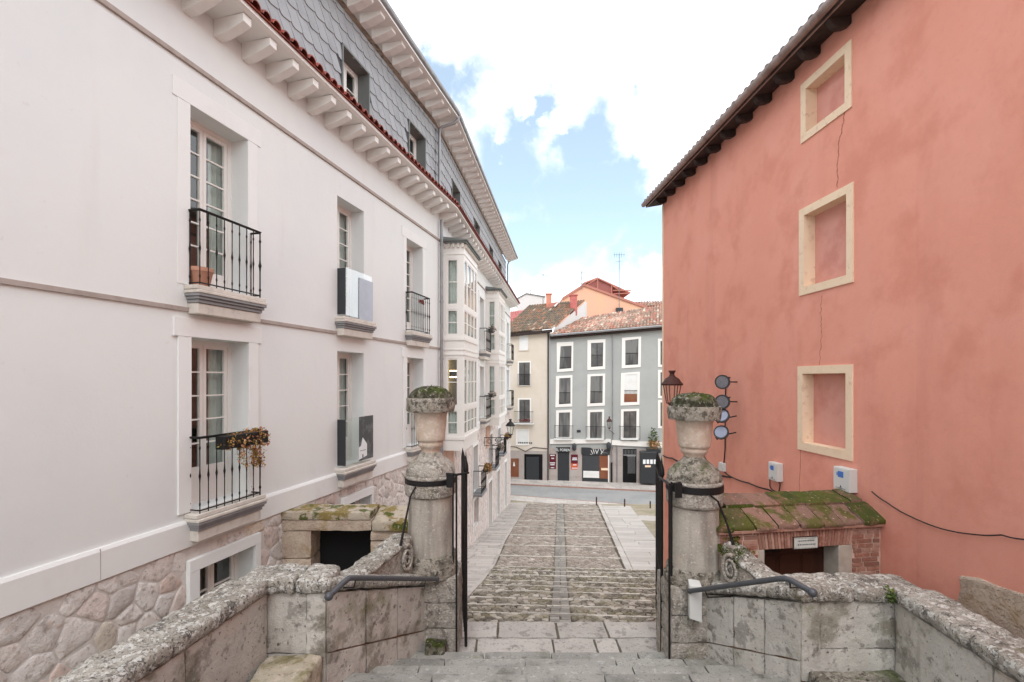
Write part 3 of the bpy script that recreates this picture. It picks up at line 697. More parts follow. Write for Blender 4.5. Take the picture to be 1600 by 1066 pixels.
def slabs(mb, a0, a1, b0, b1, rw, lw, h=.02, gap=.008, base=.012, f=gp, rg=rg):
    """courses running along b, each rw wide across; a0/a1 may be functions of b"""
    fa0 = a0 if callable(a0) else (lambda b: a0); fa1 = a1 if callable(a1) else (lambda b: a1)
    b = b0
    while b < b1-.02:
        e = min(b1, b+rg.uniform(*lw)); m = (b+e)/2; A, B = fa0(m), fa1(m); n = max(1, int((B-A)/rg.uniform(*rw)))
        cuts = [A]+[A+(B-A)*(q+rg.uniform(-.2, .2))/n for q in range(1, n)]+[B]
        for x0, x1 in zip(cuts, cuts[1:]):
            t = h+rg.uniform(-.007, .006)
            mb.hexa([f(x0+gap, b+gap, -.08), f(x1-gap, b+gap, -.08), f(x1-gap, e-gap, -.08), f(x0+gap, e-gap, -.08),
                     f(x0+gap, b+gap, t), f(x1-gap, b+gap, t), f(x1-gap, e-gap, t), f(x0+gap, e-gap, t)])
        b = e
pv = MB(); slabs(pv, lambda b: -4.25 if b > 12 else -5.2, lambda b: ledge(b)-.12, 7.9, 34.8, (.45, .8), (.3, .48))
a_ = 8.0
while a_ < 34.5:      # edging stones
    e_ = a_+rg.uniform(.6, 1.1)
    pv.hexa([gp(ledge(a_)-.12, a_+.01, -.1), gp(ledge(a_)+.0, a_+.01, -.1), gp(ledge(e_)+.0, e_-.01, -.1), gp(ledge(e_)-.12, e_-.01, -.1),
             gp(ledge(a_)-.12, a_+.01, .035), gp(ledge(a_)+.0, a_+.01, .035), gp(ledge(e_)+.0, e_-.01, .035), gp(ledge(e_)-.12, e_-.01, .035)]); a_ = e_
pv.build('pavement_left', 'pave', kind='structure', bevel=.006)
pv = MB(); slabs(pv, lambda b: redge(b)+.26, lambda b: redge(b)+1.85+.02*(b-16.6), 16.65, 33.8, (.6, 1.1), (.35, .55), h=.03)
slabs(pv, lambda b: redge(b), lambda b: redge(b)+.25, 16.65, 34.2, (.2, .3), (.5, 1.0), h=.05, gap=.01)
pv.build('pavement_right', 'paler', kind='structure', bevel=.006)
sb = MB(); fb = MB()

for q in [8, 9, 10, 11, 12, 13, 14, 15, 16]: fb.quad(gp(-4.5, q, -.03), gp(-2.1, q, -.03), gp(-2.1, q+1, -.03), gp(-4.5, q+1, -.03))
fb.quad(gp(-4.5, 17, -.03), gp(-2.3, 17, -.03), gp(-2.3, 34.8, -.03), gp(-4.5, 34.8, -.03))
fb.quad(gp(2.2, 16.6, -.02), gp(4.0, 16.6, -.02), gp(4.6, 34.2, -.02), gp(2.2, 34.2, -.02)); fb.build('path_bed', 'joint', kind='structure')
# landing at the gate
L = MB()
def lf(x, y, h): return V((x, y, H-3.87-.05*max(0, y-6.9)+h))
for y0, y1, xs_ in ((6.58, 7.24, [-1.5, -.98, -.52, .60, 1.22, 1.55, 2.35, 3.1]), (7.27, 7.8, [-1.9, -.85, -.22, .70, 1.47, 2.35, 3.4])):
    for x0, x1 in zip(xs_, xs_[1:]):
        L.rblock([lf(x0+.012, y0, -.3), lf(x1-.012, y0, -.3), lf(x1-.012, y1, -.3), lf(x0+.012, y1, -.3), lf(x0+.012, y0, 0), lf(x1-.012, y0, 0), lf(x1-.012, y1, 0), lf(x0+.012, y1, 0)], .06, .018, .012, 4)
L.build('gate_landing', 'slab', kind='structure', smooth=50)
b2 = MB(); b2.box(-1.9, 3.6, 6.4, 7.78, H-4.4, H-3.93); b2.build('landing_bed', 'joint', kind='structure')
# stairs towards the viewer
S = MB(); SB_ = MB()
for kk in range(1, 24):
    y1 = 6.58-.40*(kk-1); y0 = y1-.40; d = 3.87-.145*kk
    t = max(0.0, min(1.0, (6.8-y1)/1.8)); xl = -1.2-.73*t-.5; xr = 2.4+.7*t+.5
    x = xl
    while x < xr:
        e_ = min(xr, x+rg.uniform(.7, 1.5)); dz = rg.uniform(-.008, .008)
        S.rblock([(x+.004, y0-.05, H-d-.145), (e_-.004, y0-.05, H-d-.145), (e_-.004, y1, H-d-.145), (x+.004, y1, H-d-.145),
                  (x+.004, y0-.05, H-d+dz), (e_-.004, y0-.05, H-d+dz), (e_-.004, y1+.02, H-d+dz), (x+.004, y1+.02, H-d+dz)], .07 if kk < 7 else .3, .018, .009, 4)
        x = e_
    SB_.box(xl, xr, y0, y1-.03, H-5.4, H-d-.1)
S.build('stairs', 'stair', kind='structure', smooth=50); SB_.build('stair_base', 'joint', kind='structure')
tl = MB()      # upper terrace behind the viewer
tl.box(-3.4, 4.6, -12, -2.25, 2.5, H-3.87+.145*23-.01); tl.build('terrace', 'slab', kind='structure')
# street
def lineY(x, a, b): return a[1]+(b[1]-a[1])*(x-a[0])/(b[0]-a[0])
RF = ((-.16, 41.06), (11.7, 38.4)); RN = ((-.15, 37.3), (10.3, 33.9))
r = MB(); r.quad((-40, lineY(-40, *RN), .004), (45, lineY(45, *RN), .004), (45, lineY(45, *RF), .004), (-40, lineY(-40, *RF), .004)); r.build('road', 'road', kind='structure')
def stripslabs(mb, l0, l1, o0, o1, xa, xb, h, rw=(.5, .9), n=3):
    for q in range(n):
        x = xa
        while x < xb:
            e_ = x+rg.uniform(*rw)
            def pt(xx, t, hh):
                y = lineY(xx, *l0)+o0; y2 = lineY(xx, *l1)+o1
                return V((xx, y+(y2-y)*t, hh))
            t0, t1 = q/n+.004, (q+1)/n-.004
            mb.hexa([pt(x+.008, t0, -.1), pt(e_-.008, t0, -.1), pt(e_-.008, t1, -.1), pt(x+.008, t1, -.1), pt(x+.008, t0, h), pt(e_-.008, t0, h), pt(e_-.008, t1, h), pt(x+.008, t1, h)])
            x = e_
fp = MB(); FL = ((-.17, 43.0), (12.33, 41.05)); stripslabs(fp, RF, FL, 0, .0, -14, 22, .10, n=4); fp.build('pavement_far', 'pave', kind='structure')
npv = MB(); stripslabs(npv, RN, RN, -1.5, 0, -1, 16, .02, n=3); npv.build('pavement_near', 'paler', kind='structure')
kk = MB()
for l, o in ((RN, -.0), (RF, -.12)):
    x = -12
    while x < 20:
        kk.hexa([(x+.01, lineY(x, *l)+o, -.1), (x+.98, lineY(x+1, *l)+o, -.1), (x+.98, lineY(x+1, *l)+o+.13, -.1), (x+.01, lineY(x, *l)+o+.13, -.1),
                 (x+.01, lineY(x, *l)+o, .03 if l is RN else .11), (x+.98, lineY(x+1, *l)+o, .03 if l is RN else .11), (x+.98, lineY(x+1, *l)+o+.13, .03 if l is RN else .11), (x+.01, lineY(x, *l)+o+.13, .03 if l is RN else .11)])
        x += 1
mt['kerbred'] = M('reddish_kerb', c(164, 132, 120), .9, [(3, .4, .7, c(140, 116, 106), .7)])
kk.build('street_kerb', 'kerbred', kind='structure')

# ------------------------------------------------------------------ white apartment building
wb = thing('apartment_building', (-4.5, 9, H-5.2), 'long cream-white apartment building with corbelled eaves, slate attic and rubble stone base', 'building')
wall = MB(); ruf = MB(); w1 = PL1
U0, U1, L0, L1 = 1.30, 3.82, -1.85, .58      # floor and head heights of the two storeys, from the eye
holes = []; wins = []
for a, b in ((297, 387), (527, 568.5), (635, 660.3)):
    sa, sb_ = PL1.s(a), PL1.s(b)
    for f0, f1 in ((U0, U1), (L0, L1)): holes.append((sa, sb_, f0, f1)); wins.append((PL1, (sa, sb_, f0, f1)))
S0 = -3.5
wallface(wall, PL1, S0, SB, -2.0, 5.3, holes, .34)
# far half: French windows between and beyond the bays
holes2 = []
def px2(a, b): return PL2.s(a), PL2.s(b)
fw = []
for a, b in (((749), 755.5), (791.5, 795)):
    sa, sb_ = px2(a, b)
    if sb_-sa > 1.25: sb_ = sa+1.15
    for f0, f1 in ((U0, U1), (L0, L1)): holes2.append((sa, sb_, f0, f1)); fw.append((PL2, (sa, sb_, f0, f1)))
wallface(wall, PL2, 0, S2END, -2.0, 5.3, holes2, .25)
# stone storeys of the far half: windows and doors
lowh = []
for a, b, zt, zb in ((738, 745.6, -2.95, -5.0), (763, 769, -2.95, -4.9), (777, 782.5, -2.95, -4.9), (739, 747, -5.3, -6.5), (762.6, 768, -5.4, -7.9), (776, 780, -5.4, -8.1), (788, 791, -5.5, -8.5)):
    sa, sb_ = px2(a, b); lowh.append((sa, min(sb_, sa+1.2), zb, zt))
wallface(wall, PL2, 0, S2END, -9.1, -2.0, lowh, .22, o=-.02)
BW = (PL1.s(306), PL1.s(394), -3.15, -2.68)    # basement window
bsA = PL1.s(306); bsB = PL1.s(394)
zt_ = PL1.hit(306, 889)[1]; BW = (bsA, bsB, zt_-1.0, zt_)
sc2 = PL1.s(541); BW2 = (PL1.s(536), PL1.s(577), zt_-1.0, zt_)
wallface(wall, PL1, S0, SB, -5.4, -2.0, [BW, BW2], .3, o=-.02)
# end walls, back, closing
A = PL1.w(S0, 0, 0); Bc = PL1.w(SB, 0, 0); Ce = PL2.w(S2END, 0, 0)
for z0, z1 in ((0, H+5.3),):
    wall.quad((Ce.x, Ce.y, z0), (Ce.x-12, Ce.y+1.3, z0), (Ce.x-12, Ce.y+1.3, z1), (Ce.x, Ce.y, z1))
    wall.quad((Ce.x-12, Ce.y+1.3, z0), (A.x-12, A.y+3, z0), (A.x-12, A.y+3, z1), (Ce.x-12, Ce.y+1.3, z1))
    wall.quad((A.x, A.y, z0), (A.x-12, A.y+3, z0), (A.x-12, A.y+3, z1), (A.x, A.y, z1))
wall.build('wall', 'plaster', wb)
def sweep(mb, prof, closed=True, s_a=S0, s_b=None):
    """extrude the (o, z) profile along both halves of the facade, mitred at the bend"""
    s_b = S2END if s_b is None else s_b
    n1, n2 = V(PL1.n), V(PL2.n); m = (n1+n2)/(1+n1.dot(n2)); n = len(prof)
    R = [[PL1.w(s_a, z, o) for o, z in prof], [V((BX+m.x*o, YB+m.y*o, H+z)) for o, z in prof], [PL2.w(s_b, z, o) for o, z in prof]]
    vs = [p for r_ in R for p in r_]; fs = []
    for i in range(2):
        for j in range(n if closed else n-1): fs.append((i*n+j, i*n+(j+1) % n, (i+1)*n+(j+1) % n, (i+1)*n+j))
    if closed: fs += [tuple(range(n)), tuple(range(2*n, 3*n))]
    mb.add(vs, fs)
m = MB(); sweep(m, [(-.05, -2.32), (.05, -2.32), (.05, -1.99), (.03, -1.95), (-.05, -1.95)]); m.build('base_band', 'trim', wb)
m = MB()
for s_ in (PL1.s(152), PL1.s(560)-.4, PL1.s(152)-2.9): m.obox(PL1, s_-.003, s_+.003, -2.31, -1.96, .04, .0512)
m.build('band_joint', 'groove', wb)
m = MB(); sweep(m, [(-.02, .93), (.03, .93), (.03, .985), (-.02, .985)]); sweep(m, [(-.02, 4.35), (.035, 4.35), (.035, 4.41), (-.02, 4.42)]); m.build('string_course', 'groove', wb)
# upper storey is proud of the lower: thin facing strip under the course
m = MB(); sweep(m, [(0, 5.28), (.55, 5.30), (.62, 5.32), (.62, 5.38), (-.3, 5.40), (-.3, 5.28)]); m.build('eaves_soffit', 'corbel', wb)
nb = [0]
def corbel(pl, s_, z_top, depth, hgt, wdt):
    q = [(0, z_top), (0, z_top-hgt), (depth*.3, z_top-hgt*.95), (depth*.7, z_top-hgt*.70), (depth, z_top-hgt*.45), (depth, z_top)]
    mb = MB(); a = [pl.w(s_-wdt/2, z, o) for o, z in q]; b = [pl.w(s_+wdt/2, z, o) for o, z in q]; n = len(q)
    mb.add(a+b, [tuple(range(n)), tuple(range(n, 2*n))[::-1]]+[(i, n+i, n+(i+1) % n, (i+1) % n) for i in range(n)])
    mb.build('corbel', 'corbel', wb, bevel=.005)
s_ = PL1.s(453.5-33)-.52*6
while s_ < SB-.1: corbel(PL1, s_, 5.285, .53, .25, .15); s_ += .52
s_ = .25
while s_ < S2END: corbel(PL2, s_, 5.285, .53, .25, .15); s_ += .56
# row of red tiles on the lower eaves
tl_ = MB()
def tilerow(pl, s0, s1, step=.21):
    s = s0
    while s < s1:
        r_ = .085*rnd.uniform(.93, 1.07); zz = rnd.uniform(-.008, .008); vs = []
        for (o, z, f) in ((.70, 5.385, 1.12), (.0, 5.62, .85)):
            for j in range(7):
                t = math.pi*j/6; vs.append(pl.w(s-r_*f*math.cos(t), z+zz+r_*f*math.sin(t), o))
        vs2 = [pl.w(s-r_*.9*math.cos(math.pi*j/6), 5.385+zz+r_*.9*math.sin(math.pi*j/6), .70) for j in range(7)]
        tl_.add(vs+vs2, [(j, j+1, 8+j, 7+j) for j in range(6)]+[(j, 14+j, 15+j, j+1) for j in range(6)]); s += step
tilerow(PL1, PL1.s(300), SB); tilerow(PL2, .1, S2END)
tl_.build('eave_tiles', 'tilered', wb, smooth=60)
m = MB(); sweep(m, [(.66, 5.39), (-.2, 5.66), (-.2, 5.62), (.66, 5.375)]); m.build('lower_roof', 'tilered', wb)
# slate attic
ATT = PL2.s(795)-1.0
aw = []
for pl, a, b in ((PL1, 533.7, 574.5), (PL1, 637.9, 663), (PL2, 705.5, 717.5), (PL2, 740.6, 748.2), (PL2, 764, 769.3), (PL2, 778.3, 782.6)):
    aw.append((pl, (pl.s(a, -.1), pl.s(b, -.1), 5.72, 7.17)))
m = MB(); wallface(m, PL1, S0, SB, 5.4, 7.95, [r_ for p_, r_ in aw if p_ is PL1], .34, -.1); wallface(m, PL2, 0, ATT, 5.4, 7.95, [r_ for p_, r_ in aw if p_ is PL2], .34, -.1)
e1 = PL2.w(ATT, 5.4, -.1); e2 = PL2.w(ATT, 7.95, -.1)
m.quad(e1, e2, e2+V((-10, 1.1, 0)), e1+V((-10, 1.1, 0)))
m.build('attic_wall', 'slateback', wb)
sl = MB(); rg3 = random.Random(3)
def slates(pl, s0, s1, z0, z1, hs):
    ex, wd = .34, .31; r_ = 0; z = z0
    while z < z1:
        s = s0+((-.13*r_) % wd)-wd
        while s < s1-.02:
            e = min(s1+.1, s+wd); top = min(z1, z+ex*1.25)
            if s > s1-.02: break
            hh_ = [h for h in hs if h[2]-.1 < z+ex/2 < h[3]+.12]
            if not any(h[0] < (s+e)/2 < h[1] for h in hh_):
                t = rg3.uniform(0, .003); kx = -.16*(top-z)/ex; q = [(s+.0, z+.13), (s+.02, z+.06), (s+.06, z+.015), (s+.12, z+.0), (e-.02, z+.03), (e+.012, z+.06), (e-.002, z+.10), (e-.002+kx, top), (s+.002+kx, top)]
                for h in hh_:
                    q = [((min(x, h[0]-.0) if (s+e)/2 < h[0] else max(x, h[1])), y) for x, y in q]
                q = [(min(max(x, s0), s1), y) for x, y in q]
                A_ = [pl.w(x, y, -.1+.006+(.024+t)*(1-(y-z)/(ex*1.25))) for x, y in q]
                B_ = [pl.w(x, y, -.1+.002) for x, y in q]; n = len(q)
                sl.add(A_+B_, [tuple(range(n))]+[(i, (i+1) % n, n+(i+1) % n, n+i) for i in range(n)])
            s = e
        z += ex; r_ += 1
slates(PL1, PL1.s(330), SB, 5.45, 7.95, [r_ for p_, r_ in aw if p_ is PL1]); slates(PL2, 0, ATT, 5.45, 7.95, [r_ for p_, r_ in aw if p_ is PL2])
sl.build('slates', 'slate', wb)
for pl, r_ in aw:
    a, b, p, q = r_; z = MB()
    for s0, s1, z0, z1 in ((a-.03, a+.012, p, q), (b-.012, b+.03, p, q), (a-.03, b+.03, q-.012, q+.03)): z.obox(pl, s0, s1, z0, z1, -.43, -.055)
    z.build('dormer_lining', 'zinc', wb)
    window_unit(pl, (a+.02, b-.02, p, q-.02), -.36, wb, leaves=2, rows=3, panel=0.0, fr=.06, curtain=False)
# upper eaves, gutter, roof
m = MB(); sweep(m, [(-.15, 8.22), (.62, 8.20), (.62, 8.30), (-.15, 8.34)], s_b=ATT+.5); m.build('upper_soffit', 'corbel', wb)
s_ = PL1.s(520)-.48*5
while s_ < SB: corbel(PL1, s_, 8.225, .52, .22, .2); s_ += .50
s_ = .3
while s_ < ATT+.3: corbel(PL2, s_, 8.225, .52, .22, .18); s_ += .55
m = MB(); sweep(m, [(.62+.08*math.cos(t), 8.33+.08*math.sin(t)) for t in [math.pi+math.pi*i/8 for i in range(9)]]+[(.70, 8.36), (.60, 8.37)], s_b=ATT+.55); m.build('gutter', 'gutter', wb, smooth=50)
m = MB(); sweep(m, [(.60, 8.36), (-5.5, 10.2), (-5.5, 10.1), (.60, 8.31)], s_b=ATT+.5); sweep(m, [(-.1, 5.4), (-5.5, 5.4), (-5.5, 5.3), (-.1, 5.3)]); m.build('roof', 'tile', wb)
dp = MB(); b_ = lambda o, z: V((BX+o, YB, H+z))
dp.tube([b_(.10, 5.0), b_(.10, -2.6), b_(.10, -7.0)], .05, 10); 
for z in (4.2, 2.4, .6, -1.4): dp.tube([b_(.10, z), b_(.10, z+.06)], .062, 10)
dp.build('drainpipe', 'gutter', wb, smooth=50)
dp = MB(); dp.tube([b_(.62, 8.3), b_(.62, 8.16), b_(.5, 8.05), b_(.12, 7.93), b_(.03, 7.85), b_(.03, 7.7), b_(.03, 5.55)], .048, 10); dp.build('drainpipe', 'gutter', wb, smooth=50)
q = PL2.w(ATT+.15, 0, 0); dp = MB(); dp.tube([V((q.x+.5, q.y, H+8.25)), V((q.x+.1, q.y+.1, H+8.0)), V((q.x+.02, q.y+.1, H+7.8)), V((q.x+.02, q.y+.1, H+5.5))], .05, 8); dp.build('drainpipe', 'gutter', wb, smooth=50)
# surrounds of the French windows (near half)
def surround(pl, a, b, p, q, w=.2, ear=.07, head=.26, o=.03, foot=None):
    m = MB(); foot = p if foot is None else foot
    m.obox(pl, a-w, a, foot, q, 0, o); m.obox(pl, b, b+w, foot, q, 0, o); m.obox(pl, a-w-ear, b+w+ear, q, q+head, 0, o+.004)
    m.build('window_surround', 'trim', wb, bevel=.006)
for a, b in ((297, 387), (635, 660.3)):
    sa, sb_ = PL1.s(a), PL1.s(b)
    surround(PL1, sa, sb_, L0, L1, w=.2); surround(PL1, sa, sb_, U0, U1, w=.2, o=.009)
def balcony_slab(pl, a, b, z, o=.26):
    m = MB(); m.obox(pl, a-.10, b+.14, z-.07, z-.01, -.30, o-.03); m.obox(pl, a-.10, b+.14, z-.12, z-.075, 0, o)
    s1 = m.build('balcony', 'sill', wb, bevel=.01)
    g2 = MB(); g2.obox(pl, a-.09, b+.13, z-.16, z-.123, .0, o-.01); g2.obox(pl, a-.07, b+.11, z-.20, z-.163, .0, o-.035); g2.obox(pl, a-.05, b+.09, z-.25, z-.203, .0, o-.06)
    g2.build('moulding', 'greymould', s1, bevel=.006)
    g3 = MB(); g3.obox(pl, a-.04, b+.08, z-.40, z-.253, .0, o-.08); g3.build('corbel_block', 'sill', s1, bevel=.01)
    return s1
def railing(pl, a, b, z, o, parent, h=1.05, n=9, mat='iron'):
    m = MB(); w = pl.w
    for zz, r_ in ((z+.05, .011), (z+h, .014)):
        m.tube([w(a, zz, 0), w(a, zz, o), w(b, zz, o), w(b, zz, 0)], r_, 6)
    m.tube([w(a-.01, z+h+.012, 0), w(a-.01, z+h+.012, o+.01), w(b+.01, z+h+.012, o+.01), w(b+.01, z+h+.012, 0)], .012, 4)
    pts = [(a+(b-a)*i/(n-1), o) for i in range(n)]+[(a, o*.1), (b, o*.1)]
    for s_, oo in pts:
        big = 1.5 if (s_ in (b,) and oo == o) else 1
        B0 = w(s_, z, oo); prof_ = [(.008, 0), (.008, .1*h), (.014, .13*h), (.008, .16*h), (.008, .40*h), (.011, .46*h), (.018, .50*h), (.011, .54*h), (.008, .60*h), (.008, .84*h), (.014, .87*h), (.008, .9*h), (.008, h)]
        m.lathe(B0, [(r_*big, zz) for r_, zz in prof_], 6)
    return m.build('railing', mat, parent, smooth=50)
w1u = None
for i, (pl, r_) in enumerate(wins):
    a, b, p, q = r_
    window_unit(pl, r_, -.33, wb, leaves=2, rows=6 if p > 0 else 5, panel=.22 if p > 0 else .42)
    sl1 = balcony_slab(pl, a, b, p)
    if i in (0, 1): railing(pl, a-.02, b+.05, p-.02, .19, sl1, n=9)
    if i in (4, 5): railing(pl, a-.05, b+.05, p-.02, .19, sl1, n=10)
    if i in (2, 3):
        m = MB(); m.obox(pl, a+.0, a+.018, p+.04, p+1.0, -.10, .19); m.build('side_panel', 'darkpanel', sl1)
        m = MB(); m.quad(pl.w(a+.02, p+.02, .185), pl.w(b+.03, p+.02, .185), pl.w(b+.03, p+1.02, .185), pl.w(a+.02, p+1.02, .185)); m.build('glass_screen', 'milkglass' if i == 2 else 'clearglass', sl1)
for pl, r_ in fw:
    a, b, p, q = r_
    window_unit(pl, r_, -.24, wb, leaves=2, rows=5, panel=.42, curtain=False)
    surround(pl, a, b, p, q, w=.15)
    railing(pl, a-.08, b+.1, p-.02, .34, balcony_slab(pl, a, b, p, .36), n=9)
# basement windows
for r_ in (BW, BW2):
    a, b, p, q = r_; m = MB(); w = .16 if r_ is BW else .1
    m.obox(PL1, a-w, a, p-.3, q, -.02, .075); m.obox(PL1, b, b+w*.7, p-.3, q, -.02, .075); m.obox(PL1, a-w, b+w*.7, q, q+.17, -.02, .078)
    m.build('window_surround', 'trim', wb, bevel=.005)
    window_unit(PL1, r_, -.28, wb, leaves=2, rows=2, panel=0.0, curtain=False)
# rubble facing
rb = MB(); rgs = random.Random(21); s_lo = PL1.s(-150); 
rects = [(BW[0]-.15, BW[1]+.11, BW[2]-.3, BW[3]+.16), (BW2[0]-.09, BW2[1]+.06, BW2[2]-.3, BW2[3]+.16)]
for poly in cells(s_lo, SB, -5.3, -2.33, .33, .23, .49, rects, rgs):
    relief(rb, poly, lambda x, y, h: PL1.w(x, y, .0+h), .008, .024, rgs)
rb.build('rubble_facing', 'rubble', wb, smooth=50)
mo = MB(); wallface(mo, PL1, S0, SB, -5.4, -2.31, [BW, BW2], .02, o=.008); mo.build('mortar', 'mortar', wb)
r2 = MB(); rects = [(h[0]-.14, h[1]+.12, h[2], h[3]+.18) for h in lowh]
for poly in cells(.05, S2END, -9.0, -2.33, .42, .28, .4, rects, rgs):
    relief(r2, poly, lambda x, y, h: PL2.w(x, y, .0+h), .012, .022, rgs)
mt['rubble2'] = M('pale_rubble_stone', c(214, 204, 198), 0.9, [(3, .45, .7, c(196, 184, 178), .7), (9, .6, .7, c(190, 150, 132), .4)], [(20, .008)], island=(.9, 1.05))
r2.build('rubble_facing', 'rubble2', wb, smooth=50)
mo = MB(); wallface(mo, PL2, 0, S2END, -9.1, -2.31, lowh, .02, o=.004); mt['mortar2'] = M('pale_mortar', c(206, 197, 191), .95); mo.build('mortar', 'mortar2', wb)
for i, h in enumerate(lowh):
    a, b, p, q = h; m = MB(); m.obox(PL2, a-.13, a, p-.1, q, -.02, .04); m.obox(PL2, b, b+.11, p-.1, q, -.02, .04); m.obox(PL2, a-.13, b+.11, q, q+.16, -.02, .043); m.build('window_surround', 'trim', wb)
    if p < -5.05:
        m = MB(); m.obox(PL2, a, b, p, q, -.16, -.12)
        for kx in range(3): m.obox(PL2, a+.08, b-.08, p+.1+(q-p)*kx/3, p+(q-p)*(kx+1)/3-.04, -.12, -.105)
        mt.setdefault('stonedoor', M('pale_wooden_shutter', c(176, 160, 152), .8)); m.build('shutter_door', 'stonedoor', wb)
    else: window_unit(PL2, h, -.18, wb, leaves=2, rows=4, panel=.3, curtain=False)
# pink stone blocks beneath the bays
m = MB(); m.obox(PL2, .35, 1.9, -3.6, -2.36, .0, .05); mt['pinkstone'] = M('pink_stone_block', c(198, 164, 146), .9, [(4, .45, .65, c(178, 142, 124), .8), (12, .55, .68, c(214, 190, 176), .6)], [(12, .01)]); m.build('stone_panel', 'pinkstone', wb)
m = MB(); m.obox(PL2, PL2.s(758.5), PL2.s(758.5)+1.2, -3.5, -2.36, .0, .05); m.build('stone_panel', 'pinkstone', wb)
# glazed bays
def bay(s0, ln, dep=.72):
    side = Pl(PL2.w(s0, 0, 0).x, PL2.w(s0, 0, 0).y, PL2.n[0], PL2.n[1], -PL2.d[0], -PL2.d[1])
    fr0 = PL2.w(s0, 0, dep); front = Pl(fr0.x, fr0.y, PL2.d[0], PL2.d[1], 1, 0)
    e0 = PL2.w(s0+ln, 0, 0); far = Pl(e0.x, e0.y, PL2.n[0], PL2.n[1], PL2.d[0], PL2.d[1])
    bm = MB(); lights = [(-1.82, -1.02), (-.88, .66), (1.42, 2.24), (2.40, 3.88)]
    unit = []
    sw = (.16, dep-.20)
    H_ = {id(side): [(sw[0], sw[1], p, q) for p, q in lights], id(far): [(sw[0], sw[1], p, q) for p, q in lights]}
    fl = []
    edges = [.10, .52, ln-.52, ln-.10]
    H_[id(front)] = [(edges[0], edges[1], p, q) for p, q in lights]+[(edges[1]+.1, edges[2]-.1, p, q) for p, q in lights]+[(edges[2], edges[3], p, q) for p, q in lights]
    wallface(bm, side, 0, dep, -2.33, 4.38, H_[id(side)], .05); wallface(bm, far, 0, dep, -2.33, 4.38, H_[id(far)], .05); wallface(bm, front, 0, ln, -2.33, 4.38, H_[id(front)], .05)
    for z in (-2.33, .9, 4.38): bm.quad(PL2.w(s0, z, 0), PL2.w(s0+ln, z, 0), PL2.w(s0+ln, z, dep), PL2.w(s0, z, dep))
    for z0, z1, oo in ((1.24, 1.34, .03), (-1.98, -1.88, .03), (.76, .82, .025), (4.02, 4.06, .02), (.93, .97, .02)):
        bm.obox(side, -.0, dep+oo, z0, z1, -.02, oo); bm.obox(front, oo*.0, ln, z0, z1, -.02, oo+.001); 
    body = bm.build('bay_window', 'white_paint', wb)
    cap = MB(); cap.obox(PL2, s0-.12, s0+ln+.12, 4.44, 4.48, -.02, dep+.14); cap.obox(PL2, s0-.08, s0+ln+.08, 4.38, 4.437, -.02, dep+.09)
    cap.hexa([PL2.w(s0-.12, 4.483, .0), PL2.w(s0+ln+.12, 4.483, 0), PL2.w(s0+ln+.12, 4.483, dep+.12), PL2.w(s0-.12, 4.483, dep+.12), PL2.w(s0-.0, 4.62, 0), PL2.w(s0+ln, 4.62, 0), PL2.w(s0+ln-.1, 4.50, dep*.7), PL2.w(s0+.1, 4.50, dep*.7)])
    cap.build('bay_roof', 'zinc', body)
    dn = MB(); x = .05
    while x < dep-.03: dn.obox(side, x, x+.07, 4.24, 4.375, .0, .06); x += .15
    x = .05
    while x < ln-.05: dn.obox(front, x, x+.07, 4.24, 4.375, .0, .06); x += .15
    dn.build('dentils', 'sill', body)
    for pl in (side, front, far):
        cu = MB()
        for (a, b, p, q) in H_[id(pl)]:
            lit = pl is side and p < 0 < q and s0 < 3
            wide = b-a > .9; t = .04; f = MB()
            f.obox(pl, a, b, p, p+t, -.05, -.01); f.obox(pl, a, b, q-t, q, -.05, -.01); f.obox(pl, a, a+t, p+t, q-t, -.05, -.01); f.obox(pl, b-t, b, p+t, q-t, -.05, -.01)
            if wide: f.obox(pl, (a+b)/2-.04, (a+b)/2+.04, p+t, q-t, -.05, .0)
            mid = (p+q)/2; f.obox(pl, a+t, b-t, mid-.015, mid+.015, -.045, -.012)
            if q-p < 1 and pl is front: pass
            f.build('window', 'white_paint', body); gl = MB(); gl.quad(pl.w(a+t, p+t, -.03), pl.w(b-t, p+t, -.03), pl.w(b-t, q-t, -.03), pl.w(a+t, q-t, -.03)); gl.build('pane', 'glass', body)
            n = max(8, int((b-a)*30))
            vs = []
            if lit: continue
            for kx in range(n+1):
                x = a+(b-a)*kx/n; dd = -.13+.02*math.sin(x*60); vs += [pl.w(x, p, dd), pl.w(x, q, dd)]
            cu.add(vs, [(2*j, 2*j+2, 2*j+3, 2*j+1) for j in range(n)])
        cu.build('blind', 'curtain', body, smooth='all')  # side sheets added, their pale colour standing in for the lit bay room
    il = MB(); il.quad(PL2.w(s0, -2.3, .02), PL2.w(s0+ln, -2.3, .02), PL2.w(s0+ln, 4.3, .02), PL2.w(s0, 4.3, .02))
    mt.setdefault('bayroom', M('bay_interior', c(206, 210, 202), .9)); il.build('interior', 'bayroom', body)
    return side
bs = PL2.s(691); sd1 = bay(bs, 2.35); bs2 = PL2.s(758.8); bay(bs2, 2.3, .68)
q0 = PL2.w(bs+.55, .16, .22)
t = thing('wall_sconce', q0, 'small lit wall lamp glowing inside the nearest glazed bay', 'lamp')
m = MB(); m.box(q0.x-.10, q0.x+.12, q0.y-.09, q0.y+.09, q0.z-.09, q0.z+.09); m.build('lamp_body', 'darkpanel', t, bevel=.01)
m = MB(); m.box(q0.x-.09, q0.x+.11, q0.y-.08, q0.y+.08, q0.z+.092, q0.z+.12); m.box(q0.x-.09, q0.x+.11, q0.y-.08, q0.y+.08, q0.z-.12, q0.z-.092); m.build('light_slot', 'sconce', t)

